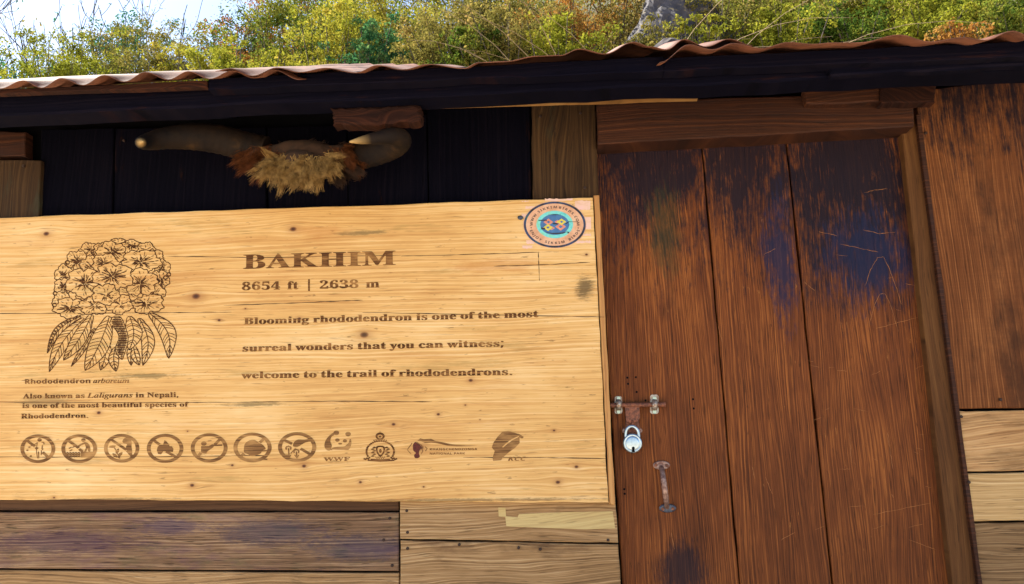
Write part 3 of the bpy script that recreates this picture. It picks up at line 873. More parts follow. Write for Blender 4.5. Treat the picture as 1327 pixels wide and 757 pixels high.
 'bb': (180, ['21,-6 21,194 21,203 20,210 18,214 15,217 11,219 4,220 4,228 69,228 69,139 81,150 95,157 110,159 122,158 132,155 142,149 150,142 157,133 163,123 167,111 170,97 171,83 170,67 167,51 161,38 154,25 145,15 135,6 123,0 110,-4 96,-5 81,-3 67,3 52,14 27,-6', '91,7 102,9 110,15 116,25 120,39 122,57 123,80 122,99 119,114 116,125 110,134 102,138 92,140 87,139 82,138 78,135 74,131 71,126 69,121 69,34 72,19 79,10']),
 'bc': (147, ['78,-5 66,-4 54,0 43,5 34,13 26,23 19,34 14,47 11,60 10,75 11,91 14,105 20,118 28,130 37,140 48,148 60,155 73,158 87,160 102,158 115,155 125,149 133,142 137,133 139,123 138,117 136,112 133,108 129,105 124,103 118,102 107,105 100,112 98,125 98,131 99,136 97,143 92,147 85,148 69,142 59,124 56,94 57,71 62,53 69,38 78,28 89,21 102,19 114,21 125,27 136,36 142,30 124,11 103,-1']),
 'bd': (185, ['70,-5 59,-4 48,0 39,5 30,13 23,22 17,33 13,46 11,59 10,74 11,90 13,105 18,119 24,131 32,141 41,149 51,154 61,158 73,159 88,157 100,151 111,140 111,200 111,207 109,212 106,215 102,217 96,219 88,220 88,228 160,228 160,38 162,20 165,17 170,15 177,14 177,5 157,4 136,1 111,-5 111,19 101,6 87,-2', '86,14 91,15 96,17 101,21 105,25 109,31 111,38 111,121 110,126 107,131 103,135 98,138 93,140 87,140 78,139 70,133 65,125 62,113 59,96 59,77 59,57 61,41 65,29 70,21 77,16']),
 'be': (150, ['77,-5 64,-4 53,0 42,5 33,13 25,23 18,34 14,48 11,62 10,79 11,94 14,108 19,120 26,131 34,141 43,149 54,155 66,158 79,159 97,157 112,151 124,140 134,126 139,108 141,87 141,83 58,83 63,49 77,28 100,21 112,24 124,31 135,43 142,36 124,13 102,0', '58,96 101,96 101,107 100,120 99,131 97,139 93,144 88,147 81,148 68,143 61,128 58,102']),
 'bf': (107, ['7,0 7,8 20,11 25,17 26,37 26,138 8,138 8,155 26,155 26,177 28,193 33,207 42,218 54,226 69,231 87,232 100,231 111,228 120,223 126,216 130,208 132,200 131,193 129,188 126,183 122,180 117,178 112,178 107,178 102,180 98,183 95,186 93,190 92,195 96,210 98,213 99,216 98,219 95,221 90,222 84,221 79,219 77,215 74,195 74,155 102,155 102,138 74,138 74,33 74,24 76,17 79,13 83,10 90,9 100,8 100,0']),
 'bg': (164, ['73,-70 53,-69 37,-66 24,-61 15,-54 9,-46 7,-37 10,-27 19,-19 34,-13 22,-5 14,4 12,15 13,23 16,30 21,37 29,43 39,49 51,55 29,67 16,84 11,106 12,116 15,125 20,134 26,141 34,147 44,152 54,156 66,158 79,159 92,158 104,156 117,152 158,152 158,134 134,134 141,124 144,113 146,102 145,92 142,84 138,76 132,69 125,63 117,58 107,54 97,52 86,51 78,52 71,52 65,52 60,50 56,47 53,44 51,40 50,36 53,29 59,26 71,25 88,25 104,24 118,23 129,20 139,17 146,12 151,6 155,-1 157,-9 158,-18 155,-33 148,-46 136,-56 120,-64 98,-69', '79,62 86,63 91,67 95,73 98,81 99,92 100,105 99,119 98,130 95,138 91,144 86,147 79,148 72,147 66,144 62,138 59,130 58,119 57,105 58,92 59,81 62,73 66,67 72,63', '80,-58 109,-55 126,-47 132,-33 131,-28 128,-24 125,-21 119,-19 112,-18 102,-17 48,-17 42,-23 38,-29 37,-36 38,-42 41,-47 47,-52 56,-55 67,-57']),
 'bh': (190, ['9,0 9,8 15,9 19,10 22,13 25,16 26,21 26,28 26,199 23,215 20,217 15,219 9,220 9,228 74,228 74,133 88,148 103,156 122,159 146,153 160,135 165,106 165,28 169,13 172,10 176,9 182,8 182,0 101,0 101,8 103,8 111,10 116,17 118,28 118,108 117,117 116,124 115,129 112,133 107,135 101,136 91,134 82,128 74,118 74,28 77,13 80,10 84,9 90,8 90,0']),
 'bi': (99, ['50,181 44,182 38,184 32,188 28,193 26,199 25,206 26,213 28,219 32,224 38,228 44,231 50,232 57,231 63,228 68,224 72,219 75,213 76,206 75,199 72,193 68,188 63,184 57,182', '9,0 9,8 15,9 20,10 23,13 25,16 26,21 26,28 26,126 23,142 21,145 16,146 10,147 10,155 74,155 74,28 77,13 80,11 84,9 90,8 90,0']),
 'bk': (179, ['9,0 9,8 15,9 20,11 23,13 25,16 26,21 26,28 26,199 24,215 21,217 16,219 10,220 10,228 74,228 74,84 113,124 118,129 121,134 122,139 120,143 114,146 104,147 103,147 103,155 173,155 173,147 160,144 148,139 137,130 111,104 173,17 177,12 182,9 188,8 188,0 105,0 105,8 108,8 115,9 118,11 120,16 116,25 81,74 74,67 74,28 77,13 80,11 84,9 90,8 90,0']),
 'bl': (100, ['9,0 9,8 15,9 20,10 23,13 25,16 26,21 26,28 26,199 24,215 21,217 16,219 10,220 10,228 74,228 74,28 77,13 80,11 84,9 90,8 90,0']),
 'bm': (277, ['9,0 9,8 15,9 19,10 22,13 25,16 26,21 26,28 26,127 23,142 20,145 15,146 9,147 9,155 73,155 73,132 87,147 102,156 119,159 138,156 152,146 160,131 174,146 190,156 209,159 233,153 247,135 252,106 252,28 255,13 258,10 262,9 268,8 268,0 189,0 189,8 194,9 199,10 201,13 205,28 205,108 204,117 203,124 202,129 199,133 195,135 189,136 179,134 170,128 162,119 162,28 165,13 168,10 172,9 178,8 178,0 100,0 100,8 105,9 110,10 112,13 116,28 116,108 116,117 115,123 113,129 110,133 106,135 100,136 90,134 81,128 73,118 73,28 76,13 79,11 83,9 89,8 89,0']),
 'bn': (190, ['9,0 9,8 15,9 19,10 22,13 25,16 26,21 26,28 26,127 23,142 20,145 15,146 9,147 9,155 74,155 74,134 87,148 103,156 122,159 146,153 160,135 165,106 165,28 169,13 172,10 176,9 182,8 182,0 101,0 101,8 103,8 111,10 116,17 118,28 118,108 117,117 116,124 115,129 112,133 107,135 101,136 91,134 82,128 74,118 74,28 77,13 80,10 84,9 90,8 90,0']),
 'bo': (168, ['84,-5 70,-4 57,0 45,6 35,14 26,24 19,35 14,48 10,62 9,77 10,92 14,106 19,119 26,131 35,141 45,149 57,154 70,158 84,159 98,158 111,155 123,149 133,141 142,131 149,120 154,107 157,93 158,77 157,61 154,47 149,34 142,23 133,13 123,5 111,0 98,-4', '84,6 93,7 99,12 104,19 109,41 110,77 109,103 107,123 104,135 99,143 92,148 84,149 76,148 69,143 64,135 61,122 59,103 58,77 60,41 64,19 69,12 76,7']),
 'bp': (186, ['9,-70 9,-62 20,-59 25,-50 26,-32 26,122 26,131 25,137 23,142 20,144 16,146 10,147 10,155 72,155 72,131 83,147 98,156 115,160 127,158 137,155 146,149 155,141 162,132 167,121 172,108 174,95 175,80 174,64 172,50 167,36 161,24 154,14 146,6 136,0 125,-4 113,-5 98,-3 85,4 74,16 74,-29 76,-49 83,-59 99,-61 99,-70', '98,14 107,16 114,21 120,30 123,42 126,58 126,77 126,96 124,112 121,124 116,132 109,137 99,139 90,137 81,129 74,118 74,34 80,23 88,16']),
 'br': (144, ['9,0 9,8 15,9 20,10 23,13 25,16 26,21 26,28 26,126 26,133 25,139 23,143 20,145 16,146 10,147 10,155 73,155 73,126 79,136 86,144 94,151 101,155 109,158 117,159 125,158 132,156 138,152 142,147 144,140 145,133 144,127 142,122 139,117 135,114 130,112 124,111 111,115 103,125 94,130 90,129 85,126 81,121 77,114 75,106 75,96 75,28 75,21 77,16 79,13 84,10 90,9 99,8 99,0']),
 'bs': (144, ['76,-5 66,-4 55,-2 43,3 37,4 32,3 28,0 26,-4 18,-4 18,53 27,53 30,40 36,29 43,19 52,13 61,9 70,7 78,8 84,10 89,13 93,18 95,23 96,29 94,38 88,46 78,52 53,65 43,71 34,77 27,85 22,92 19,101 18,110 20,123 25,135 32,145 43,153 56,158 71,160 83,158 99,154 103,153 106,152 110,153 113,156 115,160 122,160 122,111 114,111 110,122 105,131 98,139 91,144 83,147 75,148 68,148 62,146 58,143 55,139 53,135 52,130 53,125 55,120 58,116 73,106 96,95 106,89 114,83 121,76 125,68 128,58 129,47 127,32 122,20 114,9 103,1 90,-3']),
 'bt': (114, ['62,-5 50,-4 40,0 33,5 28,13 25,23 24,36 24,139 10,139 10,150 23,162 34,174 44,185 52,195 59,204 64,212 72,212 72,155 104,155 104,139 72,139 72,41 75,25 84,20 91,22 98,28 103,37 111,33 99,12 82,-1']),
 'bu': (187, ['65,-5 52,-4 41,1 33,9 27,19 24,32 23,48 23,124 20,141 17,144 12,146 6,147 6,155 71,155 71,37 71,32 73,27 75,23 79,20 83,18 88,18 98,19 107,25 114,33 114,124 114,132 113,137 110,142 107,145 102,146 95,147 95,155 162,155 162,35 162,28 163,23 166,19 169,17 174,16 180,15 180,6 160,5 138,1 114,-5 114,20 108,13 101,7 93,2 84,-2 75,-4']),
 'bw': (217, ['61,-5 8,132 3,142 -5,147 -5,155 69,155 69,147 60,145 57,138 58,133 60,126 83,63 105,118 100,133 95,144 84,147 84,155 162,155 162,147 154,145 149,143 148,138 148,134 149,131 168,71 191,128 193,138 190,144 178,147 178,155 223,155 223,147 212,142 206,129 152,-5 144,-5 111,98 70,-5']),
 'by': (150, ['26,-70 18,-69 11,-67 5,-62 0,-57 -2,-50 -3,-42 -3,-36 -1,-31 2,-27 7,-23 12,-21 18,-20 23,-20 28,-22 32,-25 35,-28 37,-33 37,-38 37,-41 37,-44 43,-49 47,-48 52,-44 57,-37 65,-22 70,-2 18,125 12,138 8,144 -2,147 -2,155 81,155 81,147 68,145 64,137 65,133 66,128 93,59 115,121 118,130 119,137 115,145 101,147 101,155 150,155 150,147 145,146 142,144 139,140 130,121 81,-12 75,-26 70,-38 65,-48 59,-55 54,-61 48,-65 41,-68 34,-70']),
 'b|': (145, ['60,-59 60,277 85,277 85,-59']),
 'i ': (87, []),
 'iL': (224, ['-12,0 -10,7 -9,7 1,7 8,9 14,13 18,18 22,26 26,36 67,192 70,202 71,210 70,215 68,219 65,221 60,223 53,225 45,226 47,232 139,232 137,226 128,225 121,223 115,220 110,214 106,207 103,196 62,46 59,32 58,26 58,21 60,17 63,14 82,12 106,12 122,12 137,14 149,16 159,20 169,26 177,33 184,41 192,53 199,66 206,66 184,0']),
 'ia': (171, ['25,-4 17,-3 10,0 4,5 0,12 -3,21 -3,32 -2,50 2,69 9,88 19,106 31,122 45,137 60,149 76,156 92,158 104,156 112,150 116,140 121,154 146,154 116,45 111,22 117,17 122,20 131,27 141,40 146,36 128,14 112,0 98,-4 90,-2 85,3 84,11 85,21 89,37 95,59 83,39 71,24 60,12 48,3 37,-2', '41,16 46,17 52,20 58,24 64,29 70,36 76,43 82,52 87,61 93,71 97,80 102,90 105,101 107,110 109,120 109,129 108,140 102,147 92,149 82,148 72,142 62,133 52,120 44,105 37,88 29,61 27,37 28,25 33,19']),
 'ib': (170, ['41,-4 28,-3 18,-1 9,3 3,8 -1,13 -2,18 -1,25 44,202 46,212 46,218 43,226 31,228 25,228 27,234 47,236 61,239 78,243 81,240 51,125 69,144 87,155 107,158 120,157 131,152 140,145 147,135 151,123 153,109 152,95 149,82 144,69 137,56 129,44 119,32 108,22 96,13 83,6 69,0 55,-3', '47,5 60,6 72,11 84,20 95,31 104,44 112,59 118,76 122,91 123,105 122,116 120,125 115,132 109,137 102,141 93,142 83,140 73,135 63,127 55,116 47,101 41,83 27,33 25,19 27,11 35,6']),
 'ie': (144, ['44,-3 31,-2 20,3 10,10 4,21 -1,34 -2,49 -1,60 1,71 5,83 9,94 16,105 23,115 31,125 40,134 50,142 66,151 82,156 98,158 107,157 115,155 121,152 125,147 128,140 129,133 126,119 118,107 104,95 85,84 60,77 31,71 29,59 28,49 32,29 42,17 59,13 76,16 93,25 110,41 116,36 105,23 94,14 82,6 70,1 58,-2', '32,79 53,83 70,90 84,99 94,110 100,123 102,136 101,143 97,148 90,149 83,148 76,145 68,140 61,133 54,125 48,115 42,104 36,92']),
 'ig': (143, ['32,-77 15,-75 1,-72 -10,-65 -19,-57 -24,-48 -26,-37 -21,-19 -6,-3 18,12 10,17 5,22 3,29 4,33 6,37 11,42 29,60 16,70 8,83 5,97 6,108 9,118 14,128 21,137 30,144 40,151 51,155 63,158 76,159 84,159 93,157 103,153 123,148 145,148 145,133 122,133 124,118 123,107 120,96 115,87 108,78 99,71 89,65 79,60 67,58 55,57 41,58 35,53 31,48 30,43 33,38 42,32 56,27 72,22 86,16 97,9 105,2 110,-8 111,-20 110,-31 107,-40 102,-50 94,-57 85,-64 74,-70 61,-73 47,-76', '56,64 63,65 69,68 75,73 81,79 86,86 90,95 93,104 95,114 95,125 95,132 93,139 89,144 85,148 80,150 74,151 67,150 60,147 54,143 48,136 43,129 39,120 36,111 34,101 33,91 36,76 43,67', '38,-66 66,-62 82,-50 88,-30 87,-25 85,-20 82,-16 66,-5 47,3 26,9 9,-3 -1,-17 -5,-32 0,-51 14,-62']),
 'ii': (89, ['61,197 49,202 44,214 49,226 61,231 73,226 79,214 74,202', '16,-4 7,-2 2,4 0,14 2,27 6,43 28,121 29,127 30,132 25,141 9,144 10,149 32,152 48,155 62,158 65,154 65,151 64,148 32,39 29,26 30,20 32,17 36,16 44,19 53,28 65,42 70,37 51,14 33,1']),
 'il': (86, ['16,-4 4,1 -1,13 1,27 7,50 49,206 51,216 46,227 29,229 30,235 52,238 67,241 82,243 86,240 84,233 31,42 28,25 29,21 31,18 34,17 41,20 50,28 61,41 66,36 57,24 48,14 39,6 30,1 22,-3']),
 'im': (275, ['205,-4 196,-2 190,5 188,15 188,23 190,30 192,39 212,109 215,127 214,133 211,136 206,137 200,136 193,134 186,129 178,122 170,114 162,105 155,94 147,82 140,69 135,58 130,47 125,36 121,24 117,12 114,0 88,0 118,101 120,112 122,121 123,129 122,133 119,136 113,137 98,131 92,127 85,121 78,115 71,107 63,99 57,89 43,64 32,35 20,0 -6,0 25,106 29,122 31,132 25,141 8,144 10,150 25,151 37,153 47,155 57,157 61,158 65,154 65,151 64,148 45,89 77,127 106,150 132,158 143,156 150,149 152,138 151,128 148,112 142,92 172,129 199,151 224,158 236,156 242,149 244,138 243,126 239,111 218,33 217,29 217,25 217,21 219,18 223,17 234,24 241,32 249,43 254,38 238,15 221,1']),
 'in': (182, ['111,-4 99,0 96,4 95,8 94,14 96,24 100,43 108,70 115,98 120,116 121,127 120,133 117,136 112,137 98,132 80,116 61,95 46,71 38,52 29,29 21,0 -6,0 27,110 31,131 27,140 11,142 9,142 10,148 34,152 50,155 65,158 66,157 66,154 46,89 63,110 79,127 94,141 108,150 121,156 132,157 142,155 149,149 151,139 150,126 146,111 127,44 124,32 123,25 123,20 126,18 130,17 137,20 146,29 156,45 161,41 145,16 128,1']),
 'io': (175, ['53,-4 37,-2 24,3 13,11 5,22 0,35 -2,51 -1,64 2,76 7,89 13,101 21,113 31,124 41,133 52,142 64,149 76,154 88,157 101,158 117,156 130,152 142,143 150,132 155,119 157,103 156,92 154,80 150,69 144,58 138,47 130,37 121,27 112,19 102,11 86,3 69,-2', '56,6 65,7 74,10 83,16 91,23 99,32 106,43 112,54 117,66 121,78 125,90 127,102 127,113 124,133 115,145 99,149 88,148 77,142 66,134 56,122 47,108 39,92 33,74 29,58 28,42 29,31 31,22 35,15 41,10 48,7']),
 'ir': (112, ['-6,0 23,104 28,130 23,139 6,142 7,148 30,152 45,155 59,158 62,154 45,90 69,128 88,151 104,158 115,154 119,141 118,136 116,131 113,126 109,123 105,121 100,120 90,124 85,134 59,100 37,55 20,0']),
 'is': (124, ['39,-4 30,-4 23,-2 16,0 3,3 -4,-2 -11,-2 -4,53 2,53 4,38 7,27 12,17 19,10 26,6 36,5 43,6 49,9 55,13 59,19 62,26 63,34 62,42 58,51 52,60 42,73 32,87 23,103 20,119 21,130 25,139 32,147 40,153 50,157 61,158 70,158 77,157 83,155 97,151 101,152 103,154 104,157 110,157 103,107 98,107 92,131 81,145 65,149 60,149 55,147 51,144 48,140 46,135 45,130 47,123 51,114 58,104 68,91 78,77 86,61 90,44 89,36 87,28 83,20 78,13 72,7 65,3 57,-1 48,-3']),
 'iu': (182, ['23,-4 17,-3 11,-1 7,2 4,7 3,12 2,19 4,34 9,58 25,114 27,123 28,133 23,142 7,144 8,150 30,153 45,155 59,158 64,156 63,152 62,148 35,53 31,37 30,27 31,21 34,17 40,16 46,17 54,21 62,27 71,35 79,46 88,57 97,71 106,86 113,102 120,119 126,136 131,154 157,154 128,46 123,24 124,19 126,17 130,16 138,19 147,28 157,42 162,37 146,14 129,1 111,-4 102,-2 96,4 94,13 95,21 97,30 99,41 110,77 93,52 78,32 63,16 50,5 36,-2']),
 's ': (87, []),
 's.': (90, ['45,-5 39,-4 35,-2 30,1 27,5 25,11 24,18 25,26 27,31 30,36 35,38 39,40 45,41 50,40 55,38 60,36 63,31 65,26 66,18 65,11 63,5 60,1 55,-2 50,-4']),
 'sA': (232, ['0,0 85,241 147,241 232,0 177,0 160,57 72,57 55,0', '85,100 147,100 130,155 125,170 120,188 116,203 111,187 106,168 102,155']),
 'sB': (226, ['30,0 30,240 105,240 134,238 158,234 177,226 191,215 199,199 202,179 201,166 198,155 192,144 185,136 176,131 165,127 165,126 173,124 180,121 187,117 193,113 198,107 202,100 205,91 207,81 208,70 205,49 197,32 184,18 167,8 145,2 120,0', '81,145 110,145 124,146 134,148 141,152 146,157 149,164 150,172 149,181 145,187 140,192 132,195 121,197 108,198 81,198', '81,42 114,42 128,43 138,46 146,51 151,57 154,65 155,75 154,83 151,90 146,96 138,101 127,104 112,104 81,104']),
 'sC': (214, ['127,-3 104,-2 84,3 66,12 52,23 40,38 31,55 25,74 21,96 19,120 21,143 25,164 33,184 43,201 55,215 71,227 89,236 109,241 132,243 144,243 156,241 168,239 180,235 191,231 202,226 186,185 159,196 150,199 141,200 132,201 114,198 99,191 87,179 79,163 74,143 72,119 73,96 78,76 86,60 98,48 113,41 132,39 142,39 152,40 161,42 193,52 193,9 183,5 172,2 162,0 151,-2 140,-3']),
 'sD': (248, ['30,0 30,240 105,240 129,238 151,234 171,226 188,216 202,203 214,187 222,168 227,147 229,122 225,85 214,55 195,31 169,14 136,3 98,0', '81,42 103,42 144,51 168,77 176,121 174,145 169,165 159,179 145,190 129,196 108,198 81,198']),
 'sE': (188, ['30,0 30,240 168,240 168,198 81,198 81,145 162,145 162,104 81,104 81,42 168,42 168,0']),
 'sG': (243, ['131,-3 98,0 70,11 48,28 32,52 23,83 19,120 21,144 26,166 34,185 45,202 59,217 77,228 97,236 119,241 145,243 157,243 170,241 182,239 194,236 205,233 216,228 199,188 191,191 183,194 174,197 164,199 155,200 144,201 130,200 117,196 106,191 96,183 88,174 81,162 76,149 73,135 72,119 73,104 75,90 78,78 83,66 90,57 98,49 108,44 120,40 134,39 153,40 167,42 167,92 121,92 121,135 216,135 216,10 204,6 191,3 177,0 163,-2 148,-3']),
 'sH': (257, ['30,0 30,240 81,240 81,146 176,146 176,240 227,240 227,0 176,0 176,103 81,103 81,0']),
 'sI': (131, ['11,0 11,29 40,42 40,197 11,211 11,240 120,240 120,211 91,197 91,42 120,29 120,0']),
 'sJ': (111, ['5,-71 -12,-69 -25,-67 -25,-25 -14,-27 -1,-28 15,-25 19,-22 23,-17 26,-12 28,-5 30,4 30,15 30,240 81,240 81,15 80,-4 77,-20 71,-34 64,-46 55,-55 45,-62 33,-67 19,-70']),
 'sK': (223, ['30,0 30,240 81,240 81,130 91,144 101,158 166,240 222,240 139,134 223,0 165,0 102,101 81,86 81,0']),
 'sL': (190, ['30,0 30,240 81,240 81,42 178,42 178,0']),
 'sM': (317, ['30,0 30,240 99,240 156,56 157,56 217,240 286,240 286,0 239,0 239,113 240,140 241,168 241,188 240,188 178,0 132,0 74,188 73,188 74,168 75,139 76,111 76,0']),
 'sN': (273, ['30,0 30,240 94,240 198,60 199,60 198,93 197,126 197,240 243,240 243,0 178,0 74,181 73,181 75,147 76,113 76,0']),
 'sO': (267, ['134,-3 109,-2 88,4 69,12 54,24 41,38 32,55 25,75 21,97 19,121 21,144 25,166 32,185 41,202 54,217 69,228 88,237 109,242 134,243 158,242 180,237 198,228 213,217 226,202 236,185 242,166 246,144 248,120 246,96 242,75 236,55 226,38 213,24 198,12 180,4 158,-2', '134,39 153,42 169,49 180,61 188,77 193,97 194,120 193,144 188,163 180,180 169,192 153,199 134,201 114,199 99,192 87,180 79,163 74,144 73,120 74,97 79,77 87,61 99,49 114,42']),
 'sP': (211, ['30,0 30,240 107,240 135,238 157,231 174,220 186,205 193,186 196,165 195,151 192,138 187,126 180,114 170,105 158,96 143,90 124,87 103,85 81,85 81,0', '81,127 98,127 111,128 122,131 132,135 139,142 143,152 144,163 140,183 126,194 104,198 81,198']),
 'sR': (222, ['30,0 30,240 100,240 130,238 154,232 172,222 185,208 193,190 196,168 195,157 193,148 190,139 185,131 179,124 173,118 166,113 159,108 151,104 222,0 165,0 108,92 81,92 81,0', '81,133 97,133 113,134 125,137 133,142 140,148 143,156 144,167 143,177 139,185 133,191 124,195 111,197 96,198 81,198']),
 'sS': (185, ['83,-3 59,-2 36,3 15,11 15,58 51,45 63,41 75,39 87,39 99,39 108,42 114,46 118,51 121,57 122,64 120,73 116,80 108,86 99,92 88,98 75,103 57,113 38,127 33,133 28,139 24,147 21,155 19,165 18,175 21,195 28,212 40,225 56,235 76,241 99,243 112,243 124,241 135,239 147,235 158,231 171,226 154,187 125,197 116,199 107,200 98,201 89,200 81,198 76,194 71,189 69,183 68,177 69,169 73,162 79,156 88,151 99,145 113,138 125,133 135,127 145,120 153,114 159,106 165,98 168,89 171,78 172,66 169,47 161,30 149,16 131,5 109,-1']),
 'sT': (194, ['72,0 72,197 7,197 7,240 188,240 188,197 123,197 123,0']),
 'sW': (325, ['61,0 0,240 50,240 81,109 85,89 89,66 92,46 95,66 100,88 103,105 138,240 186,240 221,105 225,89 229,66 232,46 235,66 240,89 244,109 275,240 325,240 264,0 206,0 173,126 171,137 167,153 164,170 162,182 160,170 157,153 154,137 151,126 119,0']),
 'sY': (210, ['80,0 80,92 0,240 55,240 105,141 155,240 210,240 130,93 130,0']),
 'sZ': (194, ['8,0 8,33 123,198 11,198 11,240 183,240 183,207 69,42 186,42 186,0']),
 'sd': (213, ['84,-3 65,-1 49,7 34,21 24,39 17,63 15,91 17,120 24,144 35,163 49,176 66,184 86,187 98,186 109,183 118,179 126,173 133,167 138,160 140,160 138,175 136,196 136,255 186,255 186,0 148,0 138,24 136,24 131,17 124,10 117,5 107,0 97,-2', '102,37 114,38 124,42 131,49 136,58 139,71 140,86 140,91 139,107 136,121 131,132 124,140 114,145 101,146 91,144 82,140 75,132 70,121 67,107 66,91 67,74 70,61 75,50 82,43 91,38']),
 'se': (198, ['109,-3 91,-2 75,1 60,7 47,15 36,25 27,38 20,53 16,70 15,90 16,111 20,128 26,144 34,157 44,168 56,176 70,182 85,186 102,187 125,184 145,177 162,165 174,149 182,128 184,103 184,79 66,79 68,66 72,55 78,46 87,39 98,35 111,34 123,34 134,35 144,37 153,40 163,44 174,48 174,10 164,6 155,2 145,0 135,-2 123,-3', '67,112 137,112 136,123 133,132 128,140 122,146 113,150 102,151 93,150 85,147 78,142 73,134 69,125']),
 'sh': (221, ['26,0 26,255 76,255 76,203 75,177 74,160 77,160 83,168 90,175 99,180 109,184 119,186 130,187 148,185 164,180 177,171 187,158 193,141 195,120 195,0 145,0 145,107 142,129 132,142 116,147 102,145 92,140 85,131 80,119 77,104 76,86 76,0']),
 'sn': (221, ['26,0 26,183 64,183 71,160 74,160 80,168 88,175 98,180 108,184 119,186 130,187 149,185 164,180 178,171 188,158 193,141 195,120 195,0 145,0 145,107 145,119 142,129 138,137 133,142 125,146 116,147 102,145 92,140 85,131 80,119 77,104 76,86 76,0']),
 'so': (208, ['103,-3 87,-2 72,2 58,8 46,16 35,27 27,40 20,55 16,73 15,92 18,120 26,143 39,162 57,176 79,184 104,187 121,185 136,182 150,176 162,167 173,156 181,144 188,128 191,111 193,92 190,64 182,40 169,21 151,8 129,-1', '104,37 116,38 126,43 133,51 138,62 141,75 142,92 141,109 138,122 133,133 126,140 116,145 104,146 92,145 82,140 75,133 70,122 67,109 66,92 67,75 70,62 75,51 82,43 92,38']),
 'sr': (152, ['26,0 26,183 64,183 72,152 74,152 80,161 87,169 96,177 106,182 117,186 129,187 137,186 145,185 142,138 135,140 127,140 119,140 110,138 102,135 95,132 89,127 83,121 79,113 77,104 76,93 76,0']),
}

# ------------------------------------------------------------------ the sign
SY = -.032
sgn = empty('trail_sign', P(390, 455, SY), 'large pale timber sign with burnt lettering, a flower drawing and round icons', 'sign')
tl, tr, br, bl = P(-70, 284.5, SY), P(768, 256, SY), P(788.5, 651, SY), P(-70, 647.3, SY)
allp = [tl, tr, br, bl]
SCX = (min(p.x for p in allp) + max(p.x for p in allp)) / 2
SCZ = (min(p.z for p in allp) + max(p.z for p in allp)) / 2
def sl_(px, py):
    q = P(px, py, SY)
    return (q.x - SCX, q.z - SCZ)
KN = [(60, 303, .009), (380, 297, .016), (254, 384, .012), (284, 415, .008), (388, 413, .011), (472, 434, .012), (610, 493, .010), (510, 550, .009), (568, 537, .008), (603, 525, .009), (622, 544, .006),
      (718, 558, .008), (747, 605, .009), (723, 625, .008), (549, 631, .009), (467, 625, .006), (70, 645, .010), (128, 535, .010), (243, 559, .007), (301, 603, .009), (394, 604, .010), (249, 629, .008), (545, 580, .011), (318, 400, .008), (62, 568, .008), (760, 330, .007)]
kn = [(*sl_(a, b), r * random.choice((.3, .42, .55, .7, .9))) for a, b, r in KN]
W_SIGN = wood('planed_pine_sign', (.41, .205, .058), (.60, .368, .132), (.74, .55, .295), 'X', 120, .014, knot_col=(.062, .020, .007), cath_u=.8, cath_v=3.0, fiber=.34, rough=.55, bump=.2, spec=.3, contrast=.24,
              knots=kn, streak=.42, speck=.6, tone=.62,
              stains=[((.40, .165, .035), 1.6, 34, .56, .70, .55, None), ((.26, .18, .05), 3, 26, .60, .70, .55, None), ((.10, .065, .02), 9, 70, .66, .72, .75, None),
                      ],
              grime_shade=[((.09, .06, .022), *sl_(757, 372), .030, .045, .85, 40), ((.12, .085, .03), *sl_(470, 302), .09, .010, .7, 40), ((.13, .095, .03), *sl_(190, 487), .12, .010, .7, 40),
                     ((.12, .09, .03), *sl_(330, 524), .12, .009, .7, 40), ((.14, .095, .035), *sl_(60, 520), .10, .02, .5, 40), ((.10, .07, .03), *sl_(120, 648), .3, .006, .7, 40), ((.14, .09, .035), *sl_(620, 648), .4, .006, .7, 40), ((.42, .17, .04), *sl_(650, 345), .16, .03, .45, 14), ((.42, .17, .04), *sl_(420, 300), .10, .02, .4, 14)])
pan = board('panel', allp, SY, -.004, W_SIGN, sgn, jit=.0012, bev=.002, seg=50)
W_TRIM = wood('sign_edge_trim', (.22, .09, .025), (.40, .20, .065), (.52, .30, .11), 'Z', 70, .01, rough=.6)
board('edge_trim', quad_px(769.2, 253, 776.5, 252.5, 797, 655, 790, 653, SY + .002), SY + .002, -.004, W_TRIM, sgn, seg=24)
# hairline cracks between the glued boards
mb = MB()
for L in ([(-60, 406.5), (100, 406), (215, 405.5), (300, 404.5)], [(290, 396), (400, 392), (470, 389)], [(300, 521.5), (430, 520), (560, 520.5)], [(520, 332), (600, 330), (700, 327)],
          [(600, 592.5), (700, 593), (785, 594.5)], [(697.5, 326), (698.5, 348), (699, 364)], [(-60, 521), (150, 521.8), (300, 521.5)], [(215, 332), (330, 334), (520, 331)], [(-60, 592), (120, 592.5), (300, 591)], [(470, 405), (640, 408), (783, 411)], [(420, 373), (440, 372), (455, 371.5)], [(640, 345), (700, 343.5), (765, 340)], [(300, 590), (345, 590.5)]):
    q = []
    for i in range(len(L) - 1):
        for s in range(10):
            t = s / 10
            q.append((L[i][0] + (L[i + 1][0] - L[i][0]) * t, L[i][1] + (L[i + 1][1] - L[i][1]) * t + random.uniform(-.25, .25)))
    q.append(L[-1])
    ribbon(mb, [(P(a, b, SY).x, P(a, b, SY).z) for a, b in q], [random.uniform(.0008, .0030) for _ in q], SY - .0002)
M_CRACK = plain('crack', (.035, .016, .006), .9)
mb.build('cracks', M_CRACK, sgn)


